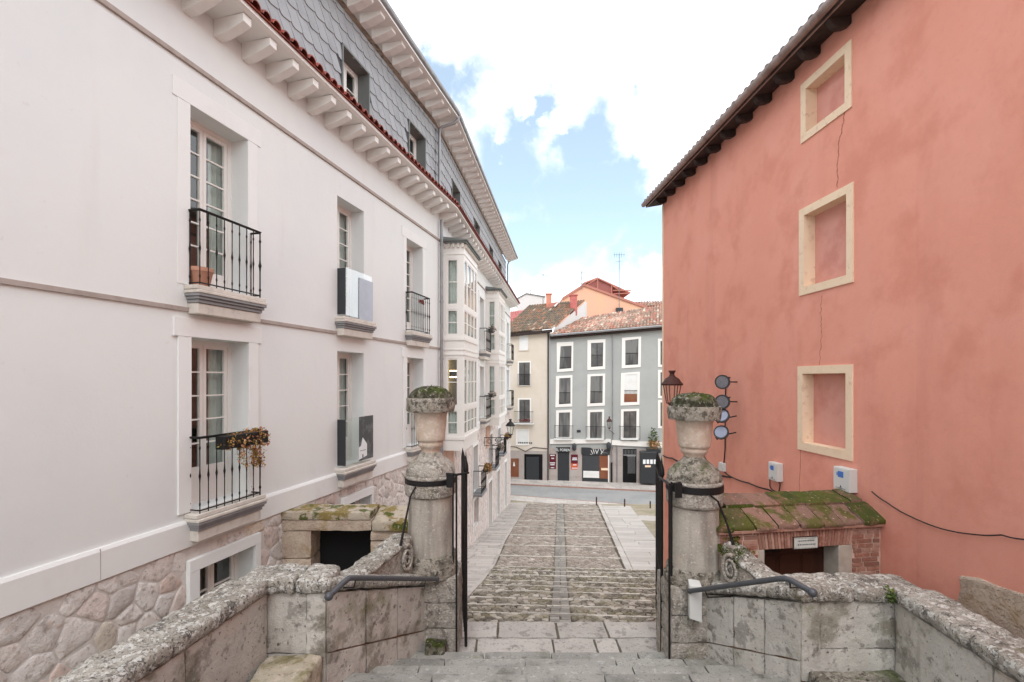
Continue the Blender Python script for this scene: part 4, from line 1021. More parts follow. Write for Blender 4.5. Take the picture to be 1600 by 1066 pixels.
# posters fixed on the two glass screens
a, b, p, q = wins[2][1]; pl = PL1
m = MB(); m.obox(pl, a+(b-a)*.50, b+.05, p+.0, p+.90, .192, .202); m.build('poster', 'greyposter', label='plain pale blue-grey poster on the upper glass window screen', cat='poster')
a, b, p, q = wins[3][1]; sa = a+(b-a)*.50
t = thing('poster', pl.w(sa, p+.1, .196), 'dark photo poster with a white house outline on the lower glass window screen', 'poster')
m = MB(); m.obox(pl, sa, b+.06, p+.06, p+1.02, .192, .202); m.build('board', 'darkposter', t)
m = MB(); m.sprism(pl, [(sa-.03, p+.09), (sa+.30, p+.14), (sa+.30, p+.40), (sa+.13, p+.56), (sa+.09, p+.46), (sa+.06, p+.38), (sa-.03, p+.36)], .2025, .206); m.build('house_shape', 'whiteprint', t)
m = MB(); m.obox(pl, sa+.11, sa+.15, p+.118, p+.19, .2065, .208); 
for i_ in range(6): m.obox(pl, sa+.02+.04*i_, sa+.045+.04*i_, p+.27, p+.285, .2065, .208)
m.build('lettering', 'ink', t)

# terracotta pot on the upper balcony
a, b, p, q = wins[0][1]
q0 = PL1.w(a+.16, p+.0, .0); m = MB(); m.lathe((q0.x, q0.y, q0.z), [(.10, 0), (.12, .02), (.155, .20), (.17, .215), (.172, .27), (.155, .27), (.14, .25), (.01, .24)], 20)
m.build('flower_pot', 'terracotta', label='empty terracotta pot behind the railing of the upper nearest balcony', cat='pot', smooth=40)
# hanging planter with dried flowers on the lower balcony
a, b, p, q = wins[1][1]
t = thing('planter_box', PL1.w((a+b)/2, p+.85, .24), 'black planter of dried orange-brown flowers hung on the lowest nearest balcony railing', 'planter')
m = MB(); m.obox(PL1, a+.22, b+.04, p+.84, p+1.03, .20, .36); m.build('trough', 'iron', t, bevel=.01)
rl = random.Random(4); m = MB()
for i_ in range(7): leaves_mesh(m, PL1.w(a+.34+(b-a-.34)*i_/6, p+.92+.05*(i_ % 2), .30), (.10, .13, .10+.05*(i_ > 2)), 150, .045, rl, .4)
for i_ in range(16): leaves_mesh(m, PL1.w(a+.45+(b-a-.42)*rl.random(), p+.78-.2*rl.random(), .33), (.04, .05, .16), 34, .04, rl, .6)
m.build('dried_flowers', 'dryleaf', t)
# small red flowers on the third window rail
a, b, p, q = wins[4][1]
m = MB(); leaves_mesh(m, PL1.w(a+.55, p+.86, .19), (.06, .25, .05), 120, .05, rl); m.build('flower_garland', 'flower', label='thin reddish garland tied along the railing of the third upper window', cat='flowers')
# planters on far balconies
def fl_box(pl, s, z, o, mat, lab, w=.5, dx=.16, hh=.16, n=260):
    t = thing('balcony_planter', pl.w(s, z, o), lab, 'planter', 'planters on the far balconies')
    m = MB(); m.obox(pl, s-w/2, s+w/2, z, z+.15, o-.1, o+.08); m.build('trough', 'darkpanel', t)
    m = MB(); leaves_mesh(m, pl.w(s, z+.17, o+.05), (dx, w*.6, hh), n, .09, rl, .5); m.build('plants', mat, t)
a, b, p, q = fw[0][1]; fl_box(PL2, b+.0, p+.95, .38, 'greystem', 'grey withered plants on the upper balcony between the glazed bays', .5)
a, b, p, q = fw[1][1]; fl_box(PL2, b+.0, p+.95, .38, 'greystem', 'pale withered plants on the lower balcony between the glazed bays', .5)
# lower balconies on the stone storey
lb = []
for i, (s_, zz, lab, mat) in enumerate(((lowh[0][0]+.1, -4.95, 'yellowing bushy plant on the nearest stone-storey balcony', 'dryleaf'), (lowh[1][0], -4.6, 'grey dry plant on the balcony below the street lantern', 'greystem'), (lowh[2][0], -4.4, 'brown dried flowers spilling from the balcony at the lantern', 'dryleaf'))):
    m = MB(); m.obox(PL2, s_-.1, s_+1.25, zz-.12, zz-.02, .0, .42); q1 = m.build('balcony', 'greymould', wb)
    railing(PL2, s_-.05, s_+1.2, zz, .38, q1, h=.98, n=11)
    fl_box(PL2, s_+.95, zz+.8, .45, mat, lab, .55, .2, .22, 380)
# ------------------------------------------------------------------ red building
rbd = thing('red_building', (5.4, 8, H-5.2), 'tall salmon-red plastered building with three cream-framed blind niches and tiled eaves', 'building')
REND = PR.s(1035)
nich = []
for a, b, zt, zb in ((1252.7, 1332, 5.06, 4.05), (1250, 1334.5, 2.92, 1.435), (1247.8, 1333.5, .215, -1.225)):
    nich.append((PR.s(b), PR.s(a), zb, zt))       # s grows towards the viewer on this plane
    nich[-1] = (min(nich[-1][:2]), max(nich[-1][:2]), zb, zt)
m = MB(); fw_ = .13
hol = [(a+fw_, b-fw_, p+fw_, q-fw_) for a, b, p, q in nich]
SV = PR.s(1432); SV2 = PR.s(1548)
# s origin is at Y=0 and falls with distance, so the wall runs from REND (far) to SV (near)
wallface(m, PR, SV, REND, -9.1, 5.6, hol, .2)
c1 = PR.w(SV, 0, 0); PRb = Pl(c1.x, c1.y, -.035, -1, -1, 0)
d1 = (PRb.s(1548)); 
wallface(m, PRb, 0, d1, -9.1, 5.6, [], .2)
c2 = PRb.w(d1, 0, 0); PRc = Pl(c2.x, c2.y, -.09, -1, -1, 0); wallface(m, PRc, 0, 14, -9.1, 5.6, [], .2)
cF = PR.w(REND, 0, 0); cN = PRc.w(14, 0, 0)
m.quad((cF.x, cF.y, 0), (cF.x+12, cF.y+1, 0), (cF.x+12, cF.y+1, H+5.6), (cF.x, cF.y, H+5.6))
m.quad((cF.x+12, cF.y+1, 0), (cN.x+12, cN.y, 0), (cN.x+12, cN.y, H+5.6), (cF.x+12, cF.y+1, H+5.6))
m.build('wall', 'red', rbd)
m = MB(); m.obox(PR, REND-.10, REND+.012, -9, 5.3, -.01, .006); m.obox(PR, REND, REND+.012, -9, 5.3, -.6, -.01); m.build('corner_band', 'cream', rbd)
for a, b, p, q in nich:
    m = MB(); f = .13
    m.obox(PR, a, b, q-f, q, -.01, .022); m.obox(PR, a, b, p, p+f, -.01, .022); m.obox(PR, a, a+f, p+f, q-f, -.01, .022); m.obox(PR, b-f, b, p+f, q-f, -.01, .022)
    i = -.185; w = PR.w; a2, b2_, p2, q2 = a+f+.002, b-f-.002, p+f+.002, q-f-.002
    m.quad(w(a2, p2, .02), w(a2, q2, .02), w(a2, q2, i), w(a2, p2, i)); m.quad(w(b2_, p2, .02), w(b2_, p2, i), w(b2_, q2, i), w(b2_, q2, .02))
    m.quad(w(a2, q2, .02), w(b2_, q2, .02), w(b2_, q2, i), w(a2, q2, i)); m.quad(w(a2, p2, .02), w(a2, p2, i), w(b2_, p2, i), w(b2_, p2, .02))
    fr = m.build('niche_frame', 'cream', rbd)
    m = MB(); m.quad(w(a2, p2, i+.005), w(b2_, p2, i+.005), w(b2_, q2, i+.005), w(a2, q2, i+.005)); m.build('niche_back', 'redpale', fr)
# eaves: boards, beam ends, gutter, tiles
EV = Pl(5.5, 0, -.06, -1, -1, 0); EV = PR
sE = -3.0; sF = REND+.35; sN = PR.s(1700)+1
m = MB(); w = PR.w
m.hexa([w(sE, 5.45, -.1), w(sF, 5.45, -.1), w(sF, 5.36, .40), w(sE, 5.36, .40), w(sE, 5.56, -.1), w(sF, 5.56, -.1), w(sF, 5.42, .40), w(sE, 5.42, .40)])
m.build('eaves_boards', 'darkwood', rbd)
s_ = REND-.30
while s_ > -2:
    q = [(-.05, 5.46), (-.05, 5.33), (.08, 5.26), (.18, 5.24), (.26, 5.26), (.31, 5.31), (.35, 5.38)]
    m = MB(); a = [w(s_-.06, z, o) for o, z in q]; b = [w(s_+.06, z, o) for o, z in q]; n = len(q)
    m.add(a+b, [tuple(range(n)), tuple(range(n, 2*n))[::-1]]+[(i, n+i, n+(i+1) % n, (i+1) % n) for i in range(n)])
    m.build('beam_end', 'darkwood', rbd, bevel=.015); s_ -= .66
m = MB(); n = 10
pr_ = [(.47+.07*math.cos(t), 5.45+.075*math.sin(t)) for t in [math.pi+math.pi*i/8 for i in range(9)]]+[(.54, 5.475), (.39, 5.47)]
A_ = [w(sE, z, o) for o, z in pr_]; B_ = [w(sF+.02, z, o) for o, z in pr_]; n = len(pr_)
m.add(A_+B_, [tuple(range(n)), tuple(range(n, 2*n))[::-1]]+[(i, n+i, n+(i+1) % n, (i+1) % n) for i in range(n)])
m.obox(PR, sE, sF, 5.36, 5.43, .37, .40); m.build('gutter', 'coppergut', rbd, smooth=40)
tm = MB(); rgt = random.Random(8)
nt = int((sF-sE)/.23)
base = barrel(tm, w(sE, 5.47, .44), w(sF, 5.47, .44), w(sF, 5.50+1.5, -4.3), w(sE, 5.50+1.5, -4.3), nt, 10, rgt, .42, 5)
tm.quad(*base); tm.build('roof', 'tilegrey', rbd, smooth=50)
# crack in the plaster
m = MB(); rc = random.Random(2)
def crack(pts, wd):
    P_ = []
    for (x0, y0), (x1, y1) in zip(pts, pts[1:]):
        n = 9
        for i in range(n): P_.append((x0+(x1-x0)*i/n+rc.uniform(-1.2, 1.2), y0+(y1-y0)*i/n))
    P_.append(pts[-1])
    for (x0, y0), (x1, y1) in zip(P_, P_[1:]):
        h = wd*rc.uniform(.5, 1.3)
        m.pprism(PR, [(x0-h, y0), (x0+h, y0), (x1+h, y1), (x1-h, y1)], -.002, .0025)
crack([(1319, 162), (1318, 190), (1312, 215), (1309, 250), (1308, 293)], .55); crack([(1284, 462), (1282, 490), (1284, 520), (1280, 571)], .35); crack([(1250, 703), (1249, 768)], .3)
m.build('plaster_crack', 'crack', rbd)
# exposed stone at the foot of the wall
m = MB()
for poly in ([(1500, 899), (1530, 903), (1560, 915), (1625, 933), (1680, 960), (1680, 1100), (1540, 1060), (1505, 985), (1508, 962), (1497, 940), (1503, 918)],):
    q = [PRb.hit(x, y) if x < 1548 else PRb.hit(x, y) for x, y in poly]
    n = len(q); A_ = [PRb.w(a, z, -.05) for a, z in q]; B_ = [PRb.w(a, z, .03) for a, z in q]
    m.add(A_+B_, [tuple(range(n, 2*n))]+[(i, (i+1) % n, n+(i+1) % n, n+i) for i in range(n)])
m.build('exposed_stone', 'hutstone', rbd, bevel=.03)

# ------------------------------------------------------------------ brick hut
hut = thing('brick_shed', HUT.w(1.2, -3.6, 0), 'low brick shed with a mossy tiled roof built against the red wall', 'shed')
hx = lambda x: HUT.s(x); HE = hx(1377); zR = -1.97
dz = HUT.hit(1252, 856)[1]; da, db = hx(1195), hx(1311); ja, jb = hx(1186), hx(1331)
m = MB(); m.obox(HUT, 0, ja, -4.4, zR, -.5, -.012); m.obox(HUT, jb, HE, -4.4, zR, -.5, -.012); m.obox(HUT, ja, jb, dz, zR, -.5, -.012)
m.obox(HUT, 0.0, .06, -4.4, zR, -1.2, -.5); m.build('wall', 'brickmortar', hut)
m = MB(); rb2 = random.Random(12)
def brickfield(s0, s1, z0, z1):
    z = z0; r_ = 0
    while z < z1-.02:
        s = s0-(rb2.uniform(.05, .2)); zt2 = min(z1, z+.052)
        while s < s1-.01:
            L_ = rb2.choice([.24, .24, .13]); a, b = max(s, s0), min(s+L_, s1)
            if b-a > .03: m.obox(HUT, a+.004, b-.004, z, zt2, -.02, rb2.uniform(-.004, .004))
            s += L_+.012
        z += .064; r_ += 1
brickfield(0.0, ja-.01, -4.3, zR); brickfield(jb+.01, HE-.02, -4.3, zR)
nb_ = 30; 
for i in range(nb_):       # flat arch of upright bricks fanning out
    t = (i+.5)/nb_; x = ja+(jb-ja)*t; lean = (t-.5)*.55; hw = (jb-ja)/nb_*.5-.005; top = zR-.02
    m.sprism(HUT, [(x-hw-lean*.02, dz+.0+.01*abs(t-.5)), (x+hw-lean*.02, dz+.01*abs(t-.5)), (x+hw+lean*.16, top), (x-hw+lean*.16, top)], -.02, rb2.uniform(0, .008))
m.build('brickwork', 'brick', hut, bevel=.004)
m = MB(); m.obox(HUT, ja, da, -4.4, dz, -.4, .0); m.obox(HUT, db, jb, -4.4, dz, -.4, .0); mt['cementjamb'] = M('cement_render', c(186, 178, 166), .95, [(4, .42, .65, c(164, 154, 142), .7)], [(20, .006)]); m.build('door_jamb', 'cementjamb', hut, bevel=.012)
dr = MB(); dr.obox(HUT, da, db, -4.4, dz, -.30, -.26)
for i in range(3):
    x0 = da+.06+(db-da-.06)*i/3; x1 = da+(db-da)*(i+1)/3-.02
    dr.obox(HUT, x0, x1-.02, dz-.14, dz-.04, -.26, -.245); dr.obox(HUT, x0, x1-.02, dz-.55, dz-.18, -.26, -.245)
dd_ = dr.build('door', 'doorwood', hut, bevel=.006); m = MB(); m.obox(HUT, da+.02, da+.32, dz-.13, dz-.10, -.245, -.235); m.sprism(HUT, [(da+.30, dz-.14), (da+.42, dz-.115), (da+.30, dz-.09)], -.245, -.235); m.build('hinge', 'iron', dd_)
# roof: two courses of flat tiles and a hipped left end
rt = MB(); mid_o, mid_z, top_o, top_z = -.28, -1.79, -.62, -1.68
def course(o0, z0, o1, z1, n, off, s0, s1):
    xs2 = [s0]+[s0+(s1-s0)*(i+off+rb2.uniform(-.15, .15))/n for i in range(1, n)]+[s1]
    for a, b in zip(xs2, xs2[1:]):
        h = rb2.uniform(.035, .055); j = rb2.uniform(-.012, .012)
        rt.rblock([HUT.w(a+.004, z0-.02, o0+j), HUT.w(b-.004, z0-.02, o0+j), HUT.w(b-.004, z1-.02, o1), HUT.w(a+.004, z1-.02, o1),
                   HUT.w(a+.004, z0+h, o0+j), HUT.w(b-.004, z0+h, o0+j), HUT.w(b-.004, z1+h*.7, o1), HUT.w(a+.004, z1+h*.7, o1)], .05, .02, .014, 5)
course(.07, -1.975, mid_o, mid_z, 7, 0, .16, HE+.03); course(mid_o+.03, mid_z+.015, top_o, top_z, 6, .3, .25, HE-.03)
rt.rblock([HUT.w(-.06, -2.0, .07), HUT.w(.165, -2.0, .07), HUT.w(.2, -1.78, -.5), HUT.w(.0, -2.0, -1.0), HUT.w(-.06, -1.94, .07), HUT.w(.165, -1.93, .07), HUT.w(.26, -1.64, -.6), HUT.w(.05, -1.96, -1.0)], .05, .02, .014)
rt.build('roof', 'rooftileflat', hut, smooth=50)
m = MB(); m.hexa([HUT.w(-.04, -2.02, .05), HUT.w(HE+.02, -2.02, .05), HUT.w(HE+.02, -2.1, -1.3), HUT.w(-.04, -2.1, -1.3), HUT.w(-.04, -1.985, .055), HUT.w(HE+.02, -1.985, .055), HUT.w(HE-.05, -1.70, -.62), HUT.w(.25, -1.70, -.62)])
m.hexa([HUT.w(.25, -2.3, -.60), HUT.w(HE+.05, -2.3, -.60), HUT.w(HE+.05, -2.3, -1.3), HUT.w(.25, -2.3, -1.3), HUT.w(.27, -1.68, -.61), HUT.w(HE-.05, -1.68, -.61), HUT.w(HE+.05, -2.1, -1.3), HUT.w(.3, -2.1, -1.3)])
m.build('roof_bed', 'brick', hut)
t = thing('name_plate', HUT.w(hx(1256), -2.3, .02), 'small weathered enamel street plate above the brick shed door', 'sign')
pa, pb = HUT.hit(1239, 856)[0], HUT.hit(1275, 856)[0]; pz0, pz1 = HUT.hit(1256, 856)[1], HUT.hit(1256, 839)[1]
m = MB(); m.obox(HUT, pa-.01, pb+.01, pz0-.01, pz1+.012, .008, .02); m.build('frame', 'rust', t)
m = MB(); m.obox(HUT, pa, pb, pz0, pz1, .0205, .028); m.build('plate', 'grit', t)
m = MB()
for i in range(16):
    x = pa+.01+(pb-pa-.02)*i/15; m.obox(HUT, x-.004, x+.004, pz1-.014, pz1-.004, .0285, .030); m.obox(HUT, x-.004, x+.004, pz0+.004, pz0+.012, .0285, .030)
for r_ in range(2):
    x = pa+.05
    while x < pb-.05:
        l_ = rb2.uniform(.008, .02); m.obox(HUT, x, x+l_, pz0+.045+.05*r_, pz0+.06+.05*r_, .0285, .030); x += l_+.008
m.build('lettering', 'ink', t)

# ------------------------------------------------------------------ stone hut by the white building
sh = thing('stone_shed', SRC.w(1.1, -4.4, 0), 'small stone shed with a square black opening and a mossy capstone', 'shed')
X = SRC; a_, b_, z1_, z0_ = X.s(486), X.s(578), X.hit(530, 830)[1], -4.6
ht = X.hit(500, 800)[1]; tot = X.s(648)
m = MB()
m.rblock([X.w(0, z0_, -.5), X.w(a_, z0_, -.5), X.w(a_, z0_, 0), X.w(0, z0_, 0), X.w(0, -3.15, -.5), X.w(a_, -3.15, -.5), X.w(a_, -3.15, 0), X.w(0, -3.15, 0)], .08, .02, .01)
m.rblock([X.w(0, -3.14, -.5), X.w(a_, -3.14, -.5), X.w(a_, -3.14, 0), X.w(0, -3.14, 0), X.w(0, z1_, -.5), X.w(a_, z1_, -.5), X.w(a_, z1_, 0), X.w(0, z1_, 0)], .08, .02, .01)
for z_0, z_1 in ((-4.6, -3.3), (-3.29, -2.85), (-2.84, z1_)):
    m.rblock([X.w(b_, z_0, -.5), X.w(tot, z_0, -.5), X.w(tot, z_0, -.02), X.w(b_, z_0, .0), X.w(b_, z_1, -.5), X.w(tot, z_1, -.5), X.w(tot, z_1, -.02), X.w(b_, z_1, .0)], .07, .03, .014)
m.rblock([X.w(0, z1_+.005, -.5), X.w(b_+.03, z1_+.005, -.5), X.w(b_+.03, z1_+.005, .01), X.w(0, z1_+.005, .01), X.w(0, ht-.14, -.5), X.w(b_+.03, ht-.14, -.5), X.w(b_+.03, ht-.14, .01), X.w(0, ht-.14, .01)], .06, .02, .012)
m.build('wall', 'hutstone', sh, smooth=50)
m = MB(); m.rblock([X.w(-.02, ht-.14, -.57), X.w(b_+.02, ht-.14, -.57), X.w(b_+.02, ht-.14, .03), X.w(-.02, ht-.14, .03), X.w(0, ht, -.57), X.w(b_+.02, ht, -.57), X.w(b_+.02, ht, .03), X.w(0, ht, .03)], .06, .03, .014)
m.rblock([X.w(b_+.03, ht-.34, -.57), X.w(tot+.1, ht-.34, -.57), X.w(tot+.1, ht-.34, .08), X.w(b_+.03, ht-.34, .05), X.w(b_+.03, ht-.01, -.57), X.w(tot+.1, ht-.01, -.57), X.w(tot+.1, ht-.12, .06), X.w(b_+.03, ht-.16, .04)], .05, .05, .02)
mt['capmoss'] = M('mossy_capstone', c(176, 164, 148), .95, [(4, .45, .62, c(150, 134, 116), .8), (2.2, .50, .58, c(122, 104, 48), .9), (4, .54, .60, c(70, 80, 22), .9), (20, .58, .66, c(210, 202, 190), .5)], [(8, .02), (30, .012)])
m.build('capstone', 'capmoss', sh, smooth=50)
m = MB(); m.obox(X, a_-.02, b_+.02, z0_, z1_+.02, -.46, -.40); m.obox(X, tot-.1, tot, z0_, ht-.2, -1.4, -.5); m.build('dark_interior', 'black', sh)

# ------------------------------------------------------------------ gate pillars
def pillar(cx, cy, lab, mosstop, slab_t, slab_b, body_b, ring_b, neck, dome_t, dome_b, band_b, lip_b, shaft_b, base_b, foot, bx):
    t = thing('gate_pillar', (cx, cy, H-foot), lab, 'gate pillar', 'stone gate pillars topped with urns')
    Z = lambda d: H-d
    C = (cx, cy, 0)
    m = MB(); zs = [foot+.3, foot-.36, foot-.72, base_b+.0]
    x0, x1, y0, y1 = bx
    for i in range(3):
        za, zb_ = Z(zs[i]), Z(zs[i+1])-.004
        m.rblock([(x0, y0, za), (x1, y0, za), (x1, y1, za), (x0, y1, za), (x0, y0, zb_), (x1, y0, zb_), (x1, y1, zb_), (x0, y1, zb_)], .06, .025, .014, 5)
    m.build('pedestal', 'stone', t, smooth=50)
    m = MB(); m.lathe(C, [(.30, Z(base_b+.02)), (.385, Z(base_b+.01)), (.39, Z(base_b-.10)), (.37, Z(shaft_b+.12)), (.36, Z(shaft_b+.03)), (.34, Z(shaft_b))], 56, None, .02, 4); m.build('column_base', 'darkstone', t, smooth=60)
    poly = lambda a, r_: r_*(1-.022*(1-math.cos(8*a))*.5)
    m = MB(); m.lathe(C, [(.335, Z(shaft_b+.005)), (.328, Z(shaft_b-.3)), (.318, Z(lip_b+.02)), (.312, Z(lip_b))], 64, poly, .010, 3); m.build('shaft', 'shaftstone', t, smooth=60)
    m = MB(); m.lathe(C, [(.33, Z(lip_b+.03)), (.362, Z(lip_b)), (.366, Z(band_b+.01)), (.355, Z(band_b)), (.345, Z(band_b-.02)), (.355, Z(dome_b+.03)), (.366, Z(dome_b+.02)), (.366, Z(dome_b-.01)), (.34, Z(dome_b-.03))], 64, None, .006, 6); m.build('collar', 'stone', t, smooth=60)
    m = MB(); m.lathe(C, [(.350, Z(band_b-.0)), (.372, Z(band_b-.0)), (.372, Z(dome_b+.025)), (.350, Z(dome_b+.025))], 48); m.build('iron_band', 'iron', t, smooth=50)
    H_ = dome_b-dome_t; prof = [(.35, Z(dome_b-.02))]
    for r_, fz in ((.355, .06), (.352, .15), (.337, .33), (.305, .50), (.26, .66), (.21, .79), (.172, .90), (.152, 1.0), (.140, 1.08)): prof.append((r_, Z(dome_b-.02-(H_-.02)*fz)))
    m = MB(); m.lathe(C, prof, 64, None, .012, 6); m.build('domed_cap', 'darkstone' if cx > 0 else 'stone', t, smooth=60)
    u = MB(); u.lathe(C, [(.165, Z(dome_t+.03)), (.14, Z(neck+.04)), (.13, Z(neck)), (.15, Z(ring_b+.02)), (.175, Z(ring_b)), (.182, Z((ring_b+body_b)/2)), (.175, Z(body_b+.01)), (.198, Z(body_b)), (.205, Z(body_b-.03)), (.222, Z((body_b+slab_b)/2)), (.238, Z(slab_b+.05)), (.25, Z(slab_b+.01)), (.25, Z(slab_b-.02))], 56, None, .006, 8)
    ur = u.build('urn', 'urnstone', t, smooth=60)
    octo = lambda a, r_: r_*(1-.05*(1-abs(math.cos(4*a))))
    m = MB(); m.lathe(C, [(.24, Z(slab_b+.005)), (.338, Z(slab_b)), (.346, Z(slab_b-.02)), (.352, Z(slab_b-.06)), (.356, Z(slab_t+.02)), (.350, Z(slab_t)), (.28, Z(slab_t-.005))], 72, octo, .009, 7); m.build('urn_rim', 'darkstone', t, smooth=60)
    hd = slab_t-mosstop; m = MB()
    prof = [(.30, Z(slab_t+.01)), (.295, Z(slab_t-hd*.25)), (.27, Z(slab_t-hd*.55)), (.22, Z(slab_t-hd*.82)), (.15, Z(slab_t-hd*.97)), (.03, Z(slab_t-hd*1.0))]
    m.lathe(C, prof, 64, None, .03, 9); m.build('mossy_top', 'mosstop', t, smooth=60)
    tf = MB(); rr = random.Random(int(cx*100)+7)
    for _ in range(900):
        a = rr.uniform(0, 6.283); q = rr.random()**.6; r_ = .27*q; zz = slab_t-hd*(1-q**2.4)*.98
        p = V((cx+math.cos(a)*r_, cy+math.sin(a)*r_, Z(zz)))
        if noise.noise(p*9) < -.12: continue
        n_ = V((math.cos(a)*q, math.sin(a)*q, 1.2)).normalized()+V([rr.uniform(-.5, .5) for _ in range(3)]); o_ = n_.orthogonal().normalized(); L_ = rr.uniform(.012, .03)
        tf.add([p-o_*.006, p+o_*.006, p+n_*L_], [(0, 1, 2)])
    tf.build('moss_tuft', 'moss', t)
    return t
mt['mosstop'] = M('mossy_stone_top', c(130, 124, 108), .97, [(10, .45, .58, c(48, 46, 36), .85), (7, .42, .52, c(78, 88, 26), .95, 'up'), (18, .56, .62, c(190, 186, 172), .8), (14, .46, .6, c(40, 48, 16), .7)], [(10, .03), (40, .03), (90, .012)])
pillar(-1.186, 7.05, 'left stone gate pillar carrying a moss-topped urn, beside the white building', .115, .28, .476, .897, .98, 1.05, 1.083, 1.40, 1.494, 1.66, 2.50, 2.80, 3.87, (-1.62, -.76, 6.78, 7.42))
pillar(2.47, 6.55, 'right stone gate pillar carrying a moss-topped urn, beside the red wall', .195, .373, .547, .92, .99, 1.05, 1.07, 1.38, 1.493, 1.675, 2.50, 2.72, 3.80, (2.07, 2.86, 6.28, 6.95))

# ------------------------------------------------------------------ iron gates
def gate(hx_, hy, ux, uy, L_, top, bot, side, lab):
    t = thing('iron_gate', (hx_, hy, H-bot), lab, 'gate', 'open wrought iron gate leaves')
    w = lambda s, z: V((hx_+ux*s, hy+uy*s, H-z))
    m = MB(); m.tube([w(0, bot), w(0, top-.04)], .022, 8); m.tube([w(L_, bot), w(L_, top)], .016, 8)
    for z in (bot-.10, bot-1.0, top+.10): m.tube([w(0, z), w(L_, z)], .014, 6)
    m.build('frame', 'iron', t, smooth=50)
    n = 10
    for i in range(1, n):
        s = L_*i/n; m = MB(); m.tube([w(s, bot-.02), w(s, top+.02)], .013, 6); m.lathe(w(s, 0)-V((0, 0, H)), [(.008, H-top-.02), (.022, H-top+.03), (.016, H-top+.08), (.001, H-top+.2)], 6); m.build('bar', 'iron', t, smooth=50)
    m = MB(); m.lathe(w(0, 0)-V((0, 0, H)), [(.02, H-top-.02), (.04, H-top+.03), (.035, H-top+.10), (.015, H-top+.18), (.001, H-top+.30)], 8); m.build('spear_tip', 'iron', t, smooth=50)
    m = MB()
    for (x_, y_) in side: m.tube([V((x_, y_, H-bot)), V((x_, y_, H-top-.01))], .014, 6)
    x_, y_ = side[0]; x2_, y2_ = side[1]; dd = math.copysign(1, x2_-hx_); m.tube([V((x2_+dd*.08, y2_-.1, H-top)), V((x_, y_, H-top)), V((hx_-dd*.04, hy-.02, H-top))], .018, 6)
    m.box(x2_+dd*.02-.045, x2_+dd*.02+.045, y2_-.22, y2_-.20, H-top-.17, H-top+.02)
    m.build('side_rails', 'iron', t, smooth=50)
    return t
gate(-.66, 6.92, -.146, .989, 1.25, 1.34, 3.83, [(-.775, 6.74), (-.845, 6.92)], 'left black iron gate leaf folded back beside the left pillar')
gate(2.083, 6.72, .2325, .9726, 1.25, 1.36, 3.78, [(2.02, 6.2), (2.12, 6.42)], 'right black iron gate leaf folded back beside the right pillar')
m = MB(); m.tube([(-1.34, 6.72, H-1.50), (-1.40, 6.66, H-1.62), (-1.50, 6.45, H-2.28)], [.013, .013, .02], 6); m.build('brace_rod', 'iron', smooth=50, label='thin iron stay running from the left pillar band down to the scroll wall', cat='iron stay')
m = MB(); m.tube([(2.52, 6.17, H-1.48), (2.62, 6.15, H-1.56), (2.72, 6.10, H-1.85), (2.77, 6.05, H-2.08)], [.013, .013, .014, .02], 6); m.build('brace_rod', 'iron', smooth=50, label='thin iron stay running from the right pillar band down to the scroll wall', cat='iron stay')

